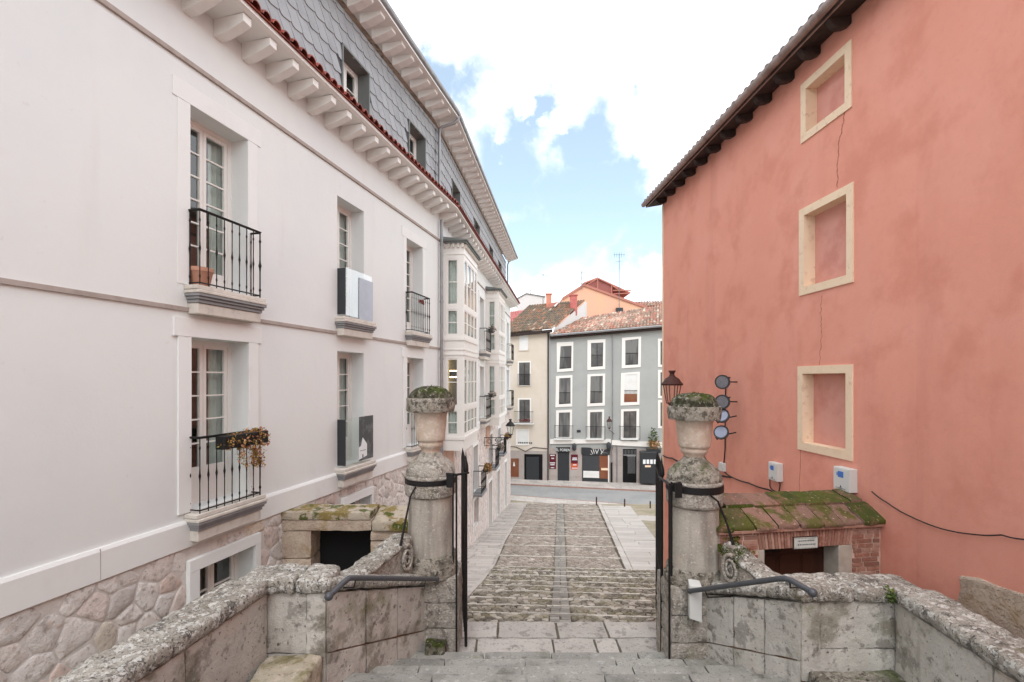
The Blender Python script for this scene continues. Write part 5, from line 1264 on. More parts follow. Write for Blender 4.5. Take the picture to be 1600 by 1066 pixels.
# ------------------------------------------------------------------ parapets
def quadblock(mb, pA, pB, th, zb, zt, zbB, ztB, nrm, **kw):
    """block between plan points pA and pB, th thick along nrm, with bottom/top heights at each end"""
    ax, ay = pA; bx, by = pB; nx, ny = nrm[0]*th, nrm[1]*th
    mb.rblock([(ax, ay, zb), (bx, by, zbB), (bx+nx, by+ny, zbB), (ax+nx, ay+ny, zb), (ax, ay, zt), (bx, by, ztB), (bx+nx, by+ny, ztB), (ax+nx, ay+ny, zt)], **kw)
def parapet(name, lab, P0, P1, P2, tdir, dtop, dtop0, sgn, w=.4, th=.16):
    """P0 at the pillar, P1 the inner pier corner, P2 the outer corner of the recess, then towards the viewer"""
    t = thing(name, (P1[0], P1[1], H-3.4), lab, 'parapet', 'stone parapets of the steps')
    fx, fy = P1[0]-P0[0], P1[1]-P0[1]; L_ = math.hypot(fx, fy); fx /= L_; fy /= L_
    nr = (-fy, fx) if (-fy)*sgn > 0 else (fy, -fx)
    wl = MB(); n = 3
    zt0, zt1 = H-dtop0-th, H-dtop-th
    cuts = [0, .34, .66, .985]
    for i in range(n):
        u0, u1 = cuts[i]+.004, cuts[i+1]-.004
        A_ = (P0[0]+fx*L_*u0, P0[1]+fy*L_*u0); B_ = (P0[0]+fx*L_*u1, P0[1]+fy*L_*u1)
        za, zb_ = zt0+(zt1-zt0)*u0, zt0+(zt1-zt0)*u1
        ma, mb_ = za-.62+.0*u0, zb_-.62
        quadblock(wl, A_, B_, .42, ma+.004, za, mb_+.004, zb_, nr, res=.05, rad=.012, amp=.012, freq=4)
        quadblock(wl, A_, B_, .44, ma-1.4, ma-.012, mb_-1.4, mb_-.012, (nr[0], nr[1]), res=.06, rad=.012, amp=.014, freq=4)
    # pier at the corner and recessed face
    px_ = P1[0]+sgn*.0
    quadblock(wl, (P1[0]-sgn*.0, P1[1]), (P1[0]+sgn*.20, P1[1]), .42, H-3.2, zt1, H-3.2, zt1, (0, 1), res=.05, rad=.015, amp=.01)
    quadblock(wl, (P1[0]+sgn*.205, P1[1]+.02), (P2[0]+sgn*.35, P2[1]+.02), .4, H-2.86, zt1, H-2.86, zt1, (0, 1), res=.05, rad=.015, amp=.014)
    quadblock(wl, (P1[0]+sgn*.02, P1[1]+.02), (P2[0]+sgn*.35, P2[1]+.02), .4, H-4.6, H-2.865, H-4.6, H-2.865, (0, 1), res=.08, rad=.015, amp=.014)
    # long side towards the viewer
    y = P2[1]; k_ = 0
    while y > -1.5:
        l_ = rnd.uniform(.9, 1.4); y1 = y-l_
        xa = P2[0]+sgn*0-tdir*(P2[1]-y); xb = P2[0]-tdir*(P2[1]-y1)
        quadblock(wl, (xa, y-.004), (xb, y1+.004), .36, H-4.8, zt1, H-4.8, zt1, (sgn, 0), res=.05 if y > 2 else .2, rad=.012, amp=.014)
        y = y1
    wl.build('wall', 'wallstone', t, smooth=50)
    jt = MB(); 
    quadblock(jt, (P0[0]+nr[0]*.03, P0[1]+nr[1]*.03), (P1[0]+nr[0]*.03, P1[1]+nr[1]*.03), .35, zt0-2.2, zt0-.01, zt1-2.2, zt1-.01, nr, res=.4, rad=.0, amp=0); jt.build('mortar', 'jointbrown', t)
    cp = MB(); cuts = [0, .36, .7, 1.02]
    for i in range(3):
        u0, u1 = cuts[i]+.003, cuts[i+1]-.003
        A_ = (P0[0]+fx*L_*u0-nr[0]*.05, P0[1]+fy*L_*u0-nr[1]*.05); B_ = (P0[0]+fx*L_*u1-nr[0]*.05, P0[1]+fy*L_*u1-nr[1]*.05)
        za, zb_ = H-dtop0+(dtop0-dtop)*u0, H-dtop0+(dtop0-dtop)*u1
        quadblock(cp, A_, B_, .5, za-th*.85, za, zb_-th*.85, zb_, nr, res=.035, rad=.05, amp=.018, freq=7)
    mid = P1[0]+(P2[0]+sgn*.0-P1[0])*rnd.uniform(.45, .6); zz = H-dtop
    quadblock(cp, (P1[0]-sgn*.03, P1[1]-.05), (mid, P1[1]-.05), w+.05, zz-th, zz, zz-th, zz+.01, (0, 1), res=.03, rad=.05, amp=.022, freq=7)
    quadblock(cp, (mid+sgn*.005, P1[1]-.05), (P2[0]+sgn*.32, P2[1]-.05), w+.05, zz-th, zz+.005, zz-th, zz-.01, (0, 1), res=.03, rad=.05, amp=.022, freq=7)
    y = P2[1]-.04
    while y > -1.5:
        l_ = rnd.uniform(.8, 1.25); y1 = y-l_
        xa = P2[0]-sgn*.05-tdir*(P2[1]-y); xb = P2[0]-sgn*.05-tdir*(P2[1]-y1); dz_ = rnd.uniform(-.012, .012)
        quadblock(cp, (xa, y-.004), (xb, y1+.004), w+.04, zz-th+dz_, zz+dz_, zz-th+dz_, zz+dz_, (sgn, .0), res=.03 if y > 2.4 else .12, rad=.055, amp=.024, freq=7)
        y = y1
    cp.build('coping', 'coping', t, smooth=60)
    return t, nr, (fx, fy, L_)
mt['jointbrown'] = M('brown_mortar', c(132, 104, 84), 1.0, [(9, .45, .65, c(96, 78, 64), .7)], [(30, .01)])
tL, nL, fL = parapet('stone_parapet', 'left stone parapet with lichen-covered coping beside the white building', (-1.22, 6.80), (-1.93, 5.0), (-2.53, 5.0), .14, 2.06, 2.76, -1)
tR, nR, fR = parapet('stone_parapet', 'right stone parapet with lichen-covered coping beside the red wall', (2.52, 6.32), (3.06, 5.1), (4.04, 5.1), .08, 2.20, 2.66, 1)
# curved scroll walls
def scroll(root, P0, f, nr, d0, d1, drise0, drise1, span, sgn):
    """concave wing: highest at the pillar, running down the flank"""
    mb = MB(); wm = MB(); N = 14; fx, fy, L_ = f; prev = None
    for i in range(N):
        def at(u):
            s = .03+span*u; base = d0+(d1-d0)*(s/L_); top = drise0+(drise1-drise0)*(1-(1-u)**1.9)
            return (P0[0]+fx*s+nr[0]*.08, P0[1]+fy*s+nr[1]*.08), base, min(top, base-.02)
        (a, ba, ta), (b, bb, tb) = at(i/N), at((i+1)/N)
        th_ = .13
        mb_pts = [(a, ta), (b, tb)]
        q = []
        for zz in (lambda t_: t_+th_, lambda t_: t_):
            for (p, t_) in ((a, ta), (b, tb)): q.append(V((p[0]-nr[0]*.04, p[1]-nr[1]*.04, H-zz(t_))))
        A0, B0, A1, B1 = q; nv = V((nr[0], nr[1], 0))*.36
        mb.add([A0, B0, B0+nv, A0+nv, A1, B1, B1+nv, A1+nv], [(4, 5, 6, 7), (0, 1, 5, 4), (2, 3, 7, 6), (0, 3, 2, 1)]+([(0, 4, 7, 3)] if i == 0 else [])+([(1, 2, 6, 5)] if i == N-1 else []))
        nv2 = V((nr[0], nr[1], 0))*.26
        A2, B2 = V((a[0], a[1], H-ba-.05)), V((b[0], b[1], H-bb-.05)); A3, B3 = V((a[0], a[1], H-ta-.1)), V((b[0], b[1], H-tb-.1))
        wm.hexa([A2, B2, B2+nv2, A2+nv2, A3, B3, B3+nv2, A3+nv2])
    o = mb.build('scroll_coping', 'coping', root, smooth=60)
    mod = o.modifiers.new('weld', 'WELD'); mod.merge_threshold = .001
    sub = o.modifiers.new('sub', 'SUBSURF'); sub.levels = sub.render_levels = 3
    tx = bpy.data.textures.new('rough', 'CLOUDS'); tx.noise_scale = .12; tx.noise_depth = 4
    dm = o.modifiers.new('rough', 'DISPLACE'); dm.texture = tx; dm.strength = .06; dm.mid_level = .5; dm.texture_coords = 'LOCAL'
    wm.build('scroll_wall', 'stone', root)
    # volute: a rolled stone scroll against the pillar
    c0 = V((P0[0]+fx*.22+nr[0]*.04, P0[1]+fy*.22+nr[1]*.04, H-drise0-.30)); path = []; rad = []
    for i in range(40):
        a = i/39*2.3*2*math.pi; r_ = .125*(1-i/46)
        path.append(c0+V((fx*math.cos(a+1.2)*r_, fy*math.cos(a+1.2)*r_, math.sin(a+1.2)*r_*1.5))); rad.append(.028*(1-i/60))
    vm = MB(); vm.tube(path, rad, 8); vm.build('volute', 'stone', root, smooth=60)
scroll(tL, (-1.30, 6.72), fL, nL, 2.72, 2.10, 2.13, 2.30, 1.35, -1)
scroll(tR, (2.60, 6.22), fR, nR, 2.62, 2.22, 2.08, 2.34, 1.0, 1)
rm = random.Random(3); m = MB()
for _ in range(1500):
    u = rm.random()**1.6*.32; s = .03+u; top = 2.08+(2.34-2.08)*(1-(1-u)**1.9)
    q = rm.random(); p = V((2.60+fR[0]*s+nR[0]*(.04+.36*q), 6.22+fR[1]*s+nR[1]*(.04+.36*q), H-top+.012)) if rm.random() < .6 else V((2.60+fR[0]*s+nR[0]*.035, 6.22+fR[1]*s+nR[1]*.035, H-top-.13*rm.random()))
    if noise.noise(p*7) < -.12: continue
    s_ = rm.uniform(.003, .008); vs = [p+V((s_*math.cos(t), s_*math.sin(t), -.004)) for t in (0, 1.26, 2.5, 3.8, 5)]+[p+V((-.3*s_, -.3*s_, s_*.8))]
    m.add(vs, [(i, (i+1) % 5, 5) for i in range(5)])
m.build('moss', 'moss', tR, smooth=True)
# stone benches in the recesses
m = MB(); m.rblock([(-2.50, 4.55, H-3.3), (-1.96, 4.55, H-3.3), (-1.94, 4.98, H-3.3), (-2.52, 4.98, H-3.3), (-2.50, 4.50, H-2.86), (-1.97, 4.50, H-2.86), (-1.95, 4.99, H-2.84), (-2.52, 4.99, H-2.84)], .035, .03, .02)
m.build('stone_bench', 'benchstone' if 'benchstone' in mt else M('mossy_bench_stone', c(172, 162, 144), .95, [(4, .45, .60, c(120, 112, 76), .8), (11, .54, .64, c(88, 84, 56), .6), (7, .5, .62, c(200, 188, 172), .6), (14, .56, .66, c(96, 84, 60), .7)], [(8, .02), (30, .012)]), smooth=50, label='mossy yellowed stone seat in the left parapet recess', cat='stone bench')
m = MB(); m.rblock([(3.1, 4.6, H-3.6), (4.0, 4.6, H-3.6), (4.02, 5.1, H-3.6), (3.12, 5.1, H-3.6), (3.1, 4.6, H-3.09), (4.0, 4.6, H-3.09), (4.02, 5.1, H-3.07), (3.12, 5.1, H-3.07)], .035, .03, .02)
m.build('stone_bench', 'darkstone', smooth=50, label='dark lichen-stained stone seat in the right parapet recess', cat='stone bench')
# moss at the foot of the left steps, weeds
rl = random.Random(9)
def mosspatch(cx, cy, z, rx, ry, n, lab, nm='moss_patch'):
    m = MB()
    for _ in range(n):
        a = rl.uniform(0, 6.28); r_ = math.sqrt(rl.random()); p = V((cx+math.cos(a)*r_*rx, cy+math.sin(a)*r_*ry, z)); s_ = rl.uniform(.008, .022)
        vs = [p+V((s_*math.cos(t), s_*math.sin(t), 0)) for t in (0, 1.26, 2.5, 3.8, 5)]+[p+V((0, 0, s_*.9))]
        m.add(vs, [(i, (i+1) % 5, 5) for i in range(5)])
    return m.build(nm, 'moss', smooth=True, label=lab, cat='moss', kind='stuff')
mosspatch(-1.22, 6.15, H-3.72+.0, .22, .12, 260, 'green moss along the steps under the left handrail')
mosspatch(-1.38, 5.80, H-3.575, .25, .12, 260, 'green moss on the second step at the left wall')
mosspatch(2.65, 6.1, H-3.72, .2, .12, 200, 'green moss on the steps at the right pillar foot')
m = MB(); m.rblock([(-1.18, 6.50, H-3.8), (-.90, 6.50, H-3.8), (-.90, 6.72, H-3.8), (-1.2, 6.72, H-3.8), (-1.18, 6.52, H-3.60), (-.92, 6.52, H-3.62), (-.9, 6.72, H-3.62), (-1.2, 6.72, H-3.58)], .03, .03, .02); m.build('stone_block', 'mosstop', smooth=50, label='small mossy stone block at the foot of the left pillar', cat='stone')
m = MB(); m.rblock([(2.12, 6.05, H-3.8), (2.5, 6.05, H-3.8), (2.5, 6.25, H-3.8), (2.12, 6.25, H-3.8), (2.12, 6.07, H-3.64), (2.5, 6.07, H-3.64), (2.5, 6.25, H-3.62), (2.12, 6.25, H-3.62)], .03, .03, .02); m.build('stone_block', 'mosstop', smooth=50, label='small mossy stone block at the foot of the right pillar', cat='stone')
m = MB(); leaves_mesh(m, (3.93, 5.05, H-2.27), (.05, .05, .08), 120, .05, rl, -.6); m.build('weed', 'leaf', label='small green weed growing from the joint of the right parapet', cat='weed')

# handrails
def handrail(pts, ball, lab, brk):
    t = thing('handrail', pts[0], lab, 'handrail', 'grey tubular handrails')
    m = MB(); m.tube(pts, .029, 12); m.build('rail', 'greyiron', t, smooth=60)
    m = MB(); m.sphere(ball, .043, 12); m.build('end_ball', 'greyiron', t, smooth=60); m = MB(); m.sphere(pts[0], .034, 10); m.build('end_cap', 'greyiron', t, smooth=60)
    for b in brk:
        m = MB(); m.tube(b, .009, 6); m.build('bracket', 'iron', t, smooth=60)
hl = [V((-1.007, 6.5, H-2.695)), V((-1.66, 5.12, H-2.11)), V((-1.70, 5.04, H-2.08)), V((-1.725, 4.98, H-2.09)), V((-1.79, 4.75, H-2.13))]
handrail(hl, V((-1.795, 4.735, H-2.133)), 'left grey tubular handrail with a ball end on the parapet', [[V((-1.12, 6.25, H-2.60)), V((-1.13, 6.25, H-2.68)), V((-1.38, 6.30, H-2.72))], [V((-1.66, 5.14, H-2.12)), V((-1.68, 5.14, H-2.22)), V((-1.92, 5.2, H-2.25))]])
hr = [V((2.246, 6.1, H-2.68)), V((2.75, 5.0, H-2.07)), V((2.79, 4.92, H-2.035)), V((2.82, 4.86, H-2.035)), V((2.89, 4.66, H-2.055))]
handrail(hr, V((2.893, 4.65, H-2.058)), 'right grey tubular handrail with a ball end on the parapet', [[V((2.35, 5.88, H-2.58)), V((2.38, 5.88, H-2.66)), V((2.72, 5.95, H-2.68))], [V((2.82, 4.9, H-2.05)), V((2.85, 4.95, H-2.14)), V((3.05, 5.1, H-2.2))]])
m = MB(); bx0 = V((2.27, 6.12, H-3.05)); m.hexa([bx0+V(q) for q in ((-.03, -.02, .02), (.12, -.05, -.02), (.14, .10, 0), (.0, .12, 0), (-.03, -.02, .44), (.12, -.05, .43), (.14, .10, .47), (0, .12, .47))]); m.build('junction_box', 'plasticwhite', bevel=.01, label='narrow white metal box fixed to the right pillar under the handrail', cat='box')

# ------------------------------------------------------------------ floodlights, cables, boxes on the red wall
def flood(px, py, blue_, lab):
    s_, z_ = PR.hit(px, py, .35); ctr = PR.w(s_, z_, .35)
    t = thing('floodlight', ctr, lab, 'floodlight', 'round floodlights on the red wall')
    ax = V((-.62, -.78, 0)).normalized() if not blue_ else V((-.55, -.72, .42)).normalized()
    a = ax.orthogonal().normalized(); b = ax.cross(a)
    def disc(mb, r0, r1, d0, d1, n=28):
        vs = [ctr+ax*d+(a*math.cos(2*math.pi*j/n)+b*math.sin(2*math.pi*j/n))*r_ for r_, d in ((r0, d0), (r1, d1)) for j in range(n)]
        mb.add(vs, [(j, (j+1) % n, n+(j+1) % n, n+j) for j in range(n)]+[tuple(range(n)), tuple(range(n, 2*n))])
    m = MB(); disc(m, .09, .155, -.10, -.02); disc(m, .155, .155, -.02, .03); m.build('housing', 'darkpanel', t, smooth=40)
    m = MB(); disc(m, .125, .125, .031, .036); m.build('lens', 'lensblue' if blue_ else 'lens', t)
    m = MB(); m.tube([ctr+a*.155, ctr-ax*.12+a*.155, ctr-ax*.16, PR.w(s_-.0, z_, .02)], .014, 6); m.tube([ctr-a*.155, ctr-ax*.12-a*.155, ctr-ax*.16], .014, 6); m.build('bracket', 'iron', t, smooth=50)
flood(1129, 597, False, 'topmost of the four round floodlights, its lens dark grey'); flood(1129, 628, False, 'second dark round floodlight from the top, below the topmost one')
flood(1128, 650, True, 'upper one of the two pale blue tilted floodlights'); flood(1127, 676, True, 'lowest round floodlight with a pale blue lens')
def redpt(x, y, o):
    p = PR if x < 1432 else (PRb if x < 1548 else PRc)
    return p.w(*p.hit(x, y, o), o)
def cable(pts, r_, lab, o=.03):
    m = MB(); P_ = []
    for i in range(len(pts)-1):
        for q in range(6):
            t_ = q/6; P_.append((pts[i][0]+(pts[i+1][0]-pts[i][0])*t_, pts[i][1]+(pts[i+1][1]-pts[i][1])*t_+math.sin(t_*math.pi)*1.2))
    P_.append(pts[-1]); m.tube([redpt(x, y, o) for x, y in P_], r_, 6)
    m.build('cable', 'cable', smooth=60, label=lab, cat='cable')
cable([(1134, 600), (1133, 645), (1133, 700), (1130, 735), (1142, 745), (1170, 755), (1200, 765), (1218, 770), (1222, 774)], .014, 'black cable dropping from the floodlights and sagging along the red wall')
cable([(1036, 712), (1050, 716), (1065, 722), (1100, 736), (1142, 746)], .02, 'thick cable bundle on the red wall behind the right pillar')
cable([(1362, 768), (1385, 785), (1420, 806), (1470, 826), (1520, 835), (1565, 836), (1600, 843), (1640, 856)], .008, 'thin wire drooping across the red wall right of the brick shed')
cable([(1203, 745), (1203, 760), (1208, 766), (1217, 768), (1219, 757), (1214, 746)], .010, 'looped black cable under the small white box on the red wall')
def wbox(x0, x1, y0, y1, dep, lab, logo=True):
    sa, sb_ = sorted((PR.s(x0, dep), PR.s(x1, dep))); za, zb_ = PR.hit((x0+x1)/2, y1, dep)[1], PR.hit((x0+x1)/2, y0, dep)[1]
    t = thing('utility_box', PR.w((sa+sb_)/2, za, dep/2), lab, 'utility box', 'white boxes on the red wall')
    m = MB(); m.obox(PR, sa, sb_, za, zb_, .0, dep); m.build('housing', 'plasticwhite', t, bevel=.008)
    m = MB(); m.obox(PR, sa+.015, sb_-.015, za+.015, zb_-.015, dep+.0005, dep+.008); cv = m.build('cover', 'plasticwhite', t, bevel=.004)
    if logo:
        w_ = sb_-sa; h_ = zb_-za; mx = (sa+sb_)/2; m = MB(); m.obox(PR, mx-w_*.17, mx+w_*.17, zb_-h_*.42, zb_-h_*.16, dep+.0085, dep+.010); m.obox(PR, mx+w_*.19, mx+w_*.25, zb_-h_*.36, zb_-h_*.22, dep+.0085, dep+.010); m.build('emblem', 'blueprint', t)
        m = MB(); m.sprism(PR, [(mx-.02, za+h_*.14), (mx+.02, za+h_*.14), (mx, za+h_*.26)], dep+.0085, dep+.0095); m.obox(PR, mx-w_*.3, mx+w_*.3, za+h_*.10, za+h_*.12, dep+.0085, dep+.0095); m.build('warning_mark', 'ink', t)
wbox(1200.5, 1214, 723, 751, .12, 'small white box with a blue emblem and cables, left of the lowest niche'); wbox(1302, 1327, 731, 767, .13, 'larger white box with a blue emblem above the brick shed roof'); wbox(1122.5, 1129.5, 723, 736, .08, 'tiny plain white box beside the cable on the red wall', False)

# ------------------------------------------------------------------ lanterns
def lantern(px, topy, boty, Y, head, brk, lab, mat='iron', ornate=False, foot=None):
    """head-only street lantern; brk is the bracket path back to its wall"""
    top = P(px, topy, Y); bot = P(px, boty, Y); h = top.z-bot.z
    t = thing('wall_lantern', bot, lab, 'lantern', 'old street lanterns on brackets'); C = (top.x, top.y, bot.z); R_ = head/2
    m = MB(); m.lathe(C, [(R_*.95, h*.60), (R_*1.0, h*.64), (R_*.9, h*.665), (R_*.80, h*.70), (R_*.62, h*.78), (R_*.30, h*.84), (R_*.20, h*.90), (R_*.26, h*.955), (R_*.34, h*.97), (R_*.30, h), (.01, h*.99)], 16); m.build('hood', mat, t, smooth=50)
    m = MB(); n = 6
    for i in range(n):
        a = 2*math.pi*(i+.5)/n; m.tube([(C[0]+math.cos(a)*R_*.80, C[1]+math.sin(a)*R_*.80, C[2]+h*.61), (C[0]+math.cos(a)*R_*.5, C[1]+math.sin(a)*R_*.5, C[2]+h*.12)], .012, 4)
    for rr, zz in ((R_*.5, .12), (R_*.84, .61)):
        m.tube([(C[0]+math.cos(i*math.pi/6)*rr, C[1]+math.sin(i*math.pi/6)*rr, C[2]+h*zz) for i in range(13)], .014, 4)
    m.lathe(C, [(R_*.10, 0), (R_*.22, h*.05), (R_*.5, h*.12), (.01, h*.125)], 12); m.build('cage', mat, t, smooth=50)
    m = MB(); m.lathe(C, [(R_*.46, h*.13), (R_*.76, h*.60)], 6); m.build('lamp_glass', 'clearglass', t)
    m = MB(); m.tube(brk, .02, 6)
    if ornate:
        A_, B_ = V(brk[0]), V(brk[1]); d_ = (B_-A_)
        m.tube([A_+V((0, 0, .02)), A_+V((0, 0, -.42))], .022, 6)
        for (cx_, rr, tn) in ((.20, .155, 2.1), (.46, .09, 1.8), (.66, .05, 1.5)):
            cc = A_+d_*cx_+V((0, 0, -rr-.03)); e_ = d_.normalized()
            m.tube([cc+e_*math.cos(a)*rr*(1-a/20)+V((0, 0, math.sin(a)*rr*(1-a/20))) for a in [math.pi*.5+i*.35 for i in range(int(tn*18))]], .012, 5)
        m.tube([A_+V((0, 0, -.4)), A_+d_*.35+V((0, 0, -.34)), A_+d_*.6+V((0, 0, -.14)), A_+d_*.9+V((0, 0, -.03))], .014, 5)
    m.build('bracket', mat, t, smooth=50)
q0 = PL2.w(PL2.s(756), 0, .02); zb_ = P(797, 684, q0.y).z
lantern(797.5, 655, 682, q0.y, .48, [(q0.x, q0.y, zb_), (P(799, 684, q0.y).x, q0.y, zb_), (P(797.5, 682, q0.y).x, q0.y, zb_+.06)], 'dark lantern on a scrolled iron arm reaching out from the white building', ornate=True)
sw_, zw_ = PR.hit(1045, 640); qq = PR.w(PR.s(1050), -.9, 0)
lantern(1050, 579, 637, 12.6, .56, [(qq.x, qq.y, H-.62), (P(1050, 637, 12.6).x+.1, 12.65, H-.80), (P(1050, 637, 12.6).x, 12.6, H-.76)], 'rusty red-brown lantern standing out from the corner of the red building', mat='rust')
s3, z3 = FAR.hit(958, 675); q3 = FAR.w(s3, z3, 0)
lantern(952, 651, 671, q3.y-.75, .50, [(q3.x, q3.y, H+z3-.2), (q3.x, q3.y-.5, H+z3-.1), (P(952, 672, q3.y-.75).x, q3.y-.75, P(952, 672, q3.y-.75).z)], 'small reddish lantern mounted on the grey house across the street', mat='rust')
# bollards
for i, (bx_, tp, bs_, lab) in enumerate(((932, 776.5, 794, 'leftmost of the three rusty bollards at the street edge'), (976, 779, 797.5, 'middle one of the three rusty bollards at the street edge'), (1016, 783, 801, 'rightmost of the three rusty bollards, nearest the red building'))):
    Y = 755*9/(bs_-592); p = V(((bx_-800)/755*Y, Y, 0)); m = MB(); m.lathe(p, [(.075, 0), (.075, .06), (.05, .09), (.045, .60), (.06, .62), (.06, .65), (.04, .67), (.05, .72), (.035, .77), (.005, .79)], 12)
    m.build('bollard', 'rust', smooth=50, origin=p, label=lab, cat='bollard', group='bollards along the street')
m = MB(); Y = 27.5; a_ = P(992, 815, Y); m.rblock([a_+V(q) for q in ((0, 0, -.35), (1.6, -.5, -.35), (2.2, .4, -.35), (.4, .9, -.35), (0, 0, .02), (1.6, -.5, .12), (2.2, .4, .2), (.4, .9, .12))], .1, .06, .03); m.build('stone_block', 'paler', smooth=50, label='long flat stone block lying on the gravel by the right pavement', cat='stone')
# ------------------------------------------------------------------ houses across the street
def Z8(x, y): return (780+x/4.846, 400+y/4.846)       # detail-sheet coordinates, upper half
def Z1(x, y): return (780+x/4.846, 580+y/4.846)       # lower half
def rect4(f, x0, y0, x1, y1, sl=0.0): return [f(x0, y0), f(x1, y0+sl*(x1-x0)), f(x1, y1+sl*(x1-x0)), f(x0, y1)]
gh = thing('grey_house', FAR.w(8, -9, 0), 'four-storey grey rendered house with white window surrounds above street-level shops', 'house')
def win_far(root, pl, outer, inner, o=.06, pane='farglass', frame='white_paint', cross=True):
    m = MB(); ou = [pl.hit(x, y, o) for x, y in outer]; inn = [pl.hit(x, y, o) for x, y in inner]
    A_ = [pl.w(a, z, o) for a, z in ou]; B_ = [pl.w(a, z, o) for a, z in inn]; ob_ = o-.05; C_ = [pl.w(a, z, ob_-.01) for a, z in ou]; D_ = [pl.w(a, z, ob_+.012) for a, z in inn]
    fs = [(i, (i+1) % 4, 4+(i+1) % 4, 4+i) for i in range(4)]+[(i, 8+i, 8+(i+1) % 4, (i+1) % 4) for i in range(4)]+[(4+i, 4+(i+1) % 4, 12+(i+1) % 4, 12+i) for i in range(4)]
    m.add(A_+B_+C_+D_, fs); w_ = m.build('window', frame, root)
    m = MB(); m.quad(*D_); m.build('pane', pane, w_)
    if cross:
        m = MB(); s0, z0 = inn[3]; s1, z1 = inn[1]; cx_ = (s0+s1)/2
        m.obox(pl, cx_-.03, cx_+.03, min(z0, z1)+.06, max(z0, z1)-.15, ob_+.014, ob_+.03); m.build('mullion', 'darkwood', w_)
    return w_, inn
def rail_far(pl, s0, s1, z0, z1, o, root, n=12, mat='iron', solid=None):
    m = MB(); w = pl.w
    for z in (z0, z1): m.tube([w(s0, z, .02), w(s0, z, o), w(s1, z, o), w(s1, z, .02)], .018, 4)
    for i in range(n+1): s_ = s0+(s1-s0)*i/n; m.tube([w(s_, z0, o), w(s_, z1, o)], .011, 4)
    return m.build('railing', mat, root)
Lx, Rx = 857.5, 1200
# wall: follows the picture's eaves line; carried on to the right behind the red building
sL, zL = FAR.hit(857.5, 524); sR, zR_ = FAR.hit(1031, 509.5); sX = sR+9; zX = zR_+(zR_-zL)/(sR-sL)*9
m = MB(); m.sprism(FAR, [(sL, -9), (sX, -9), (sX, zX), (sL, zL)], -9, 0); m.build('wall', 'greyren', gh)
rows = [
 ([(435, 655), (562, 650), (560, 872), (437, 880)], [(465, 685), (548, 680), (545, 850), (455, 858)], Z8, 'farcurtain'),
 ([(668, 637), (805, 630), (803, 858), (667, 865)], [(695, 660), (788, 655), (785, 835), (695, 842)], Z8, 'farglass'),
 ([(930, 620), (1075, 610), (1072, 842), (927, 852)], [(955, 640), (1055, 628), (1052, 822), (955, 828)], Z8, 'farcurtain'),
 ([(430, 38), (555, 30), (553, 268), (425, 275)], [(455, 55), (540, 50), (540, 246), (452, 252)], Z1, 'farcurtain'),
 ([(668, 25), (803, 18), (800, 262), (665, 268)], [(692, 40), (785, 36), (782, 240), (688, 245)], Z1, 'farcurtain'),
 ([(922, 15), (1065, 5), (1062, 255), (918, 262)], [(950, 28), (1048, 20), (1045, 232), (945, 240)], Z1, 'shutter'),
 ([(430, 298), (552, 292), (550, 506), (428, 508)], [(452, 315), (537, 312), (533, 500), (450, 500)], Z1, 'farcurtain'),
 ([(668, 295), (795, 290), (793, 512), (666, 512)], [(688, 312), (780, 308), (776, 508), (688, 508)], Z1, 'farcurtain'),
 ([(922, 290), (1060, 285), (1058, 512), (920, 512)], [(942, 305), (1040, 302), (1038, 506), (940, 508)], Z1, 'farglass')]
for i, (ou, inn, f, pane) in enumerate(rows):
    w_, q = win_far(gh, FAR, [f(*p) for p in ou], [f(*p) for p in inn], pane=pane, cross=i in (1, 8, 7))
    s0, s1 = q[3][0], q[2][0]; zb = (q[3][1]+q[2][1])/2
    if i < 6: rail_far(FAR, s0+.02, s1-.02, zb+.05, zb+1.0, .045, w_, 10)
    else: rail_far(FAR, s0-.35, s1+.3, zb-.05, zb+1.02, .32, w_, 14)
    if i == 5:
        m = MB(); m.obox(FAR, s0+.02, s1-.02, zb+.02, zb+.72, .05, .06); m.build('wood_panel', 'brownpanel', w_)
# a fourth column carries on behind the red building
for zc_ in (2.2, -.45, -3.0):
    a = FAR.s(1028); m = MB(); m.obox(FAR, a, a+1.5, zc_-1.2, zc_+1.2, .0, .055); w_ = m.build('window', 'white_paint', gh); m = MB(); m.obox(FAR, a+.2, a+1.3, zc_-1, zc_+1, .056, .06); m.build('pane', 'farglass', w_)
m = MB(); m.pprism(FAR, [Z1(383, 517), Z1(846, 515), Z1(846, 546), Z1(383, 552)], 0, .12); m.pprism(FAR, [Z1(852, 523), Z1(1600, 560), Z1(1600, 600), Z1(852, 560)], 0, .16); m.build('string_course', 'white_paint', gh)
for x in (478, 720, 984): m = MB(); m.pprism(FAR, [Z1(x-64, 510), Z1(x+72, 511), Z1(x+70, 522), Z1(x-62, 521)], .0, .36); m.build('balcony', 'shutter', gh)
m = MB(); s0 = FAR.hit(*Z1(375, 560))[0]; 
m.sprism(FAR, [(s0, -9), (sX, -9), (sX, -6.0), (s0, -6.02)], .0, .03); m.build('ground_floor', 'shopstone', gh)
m = MB(); rgq = random.Random(6)
for (xa, xb) in ((380, 440), (535, 620), (862, 932), (1042, 1066)):
    m = MB()
    for j in range(5):
        y0, y1 = 760+j*18-85*0, 0
    sa, sb_ = FAR.hit(*Z1(xa, 700))[0], FAR.hit(*Z1(xb, 700))[0]; z = -9.0
    while z < -7.6 if xa < 800 else z < -6.1:
        h_ = rgq.uniform(.4, .6); m.obox(FAR, sa+.01, sb_-.01, z+.01, z+h_, .03, .05+rgq.uniform(0, .02)); z += h_
    m.build('ashlar', 'shopstone', gh, bevel=.01)
def fpoly(name, pts, mat, root, o0, o1, f=Z1, **kw):
    m = MB(); m.pprism(FAR, [f(*p) for p in pts], o0, o1); return m.build(name, mat, root, **kw)
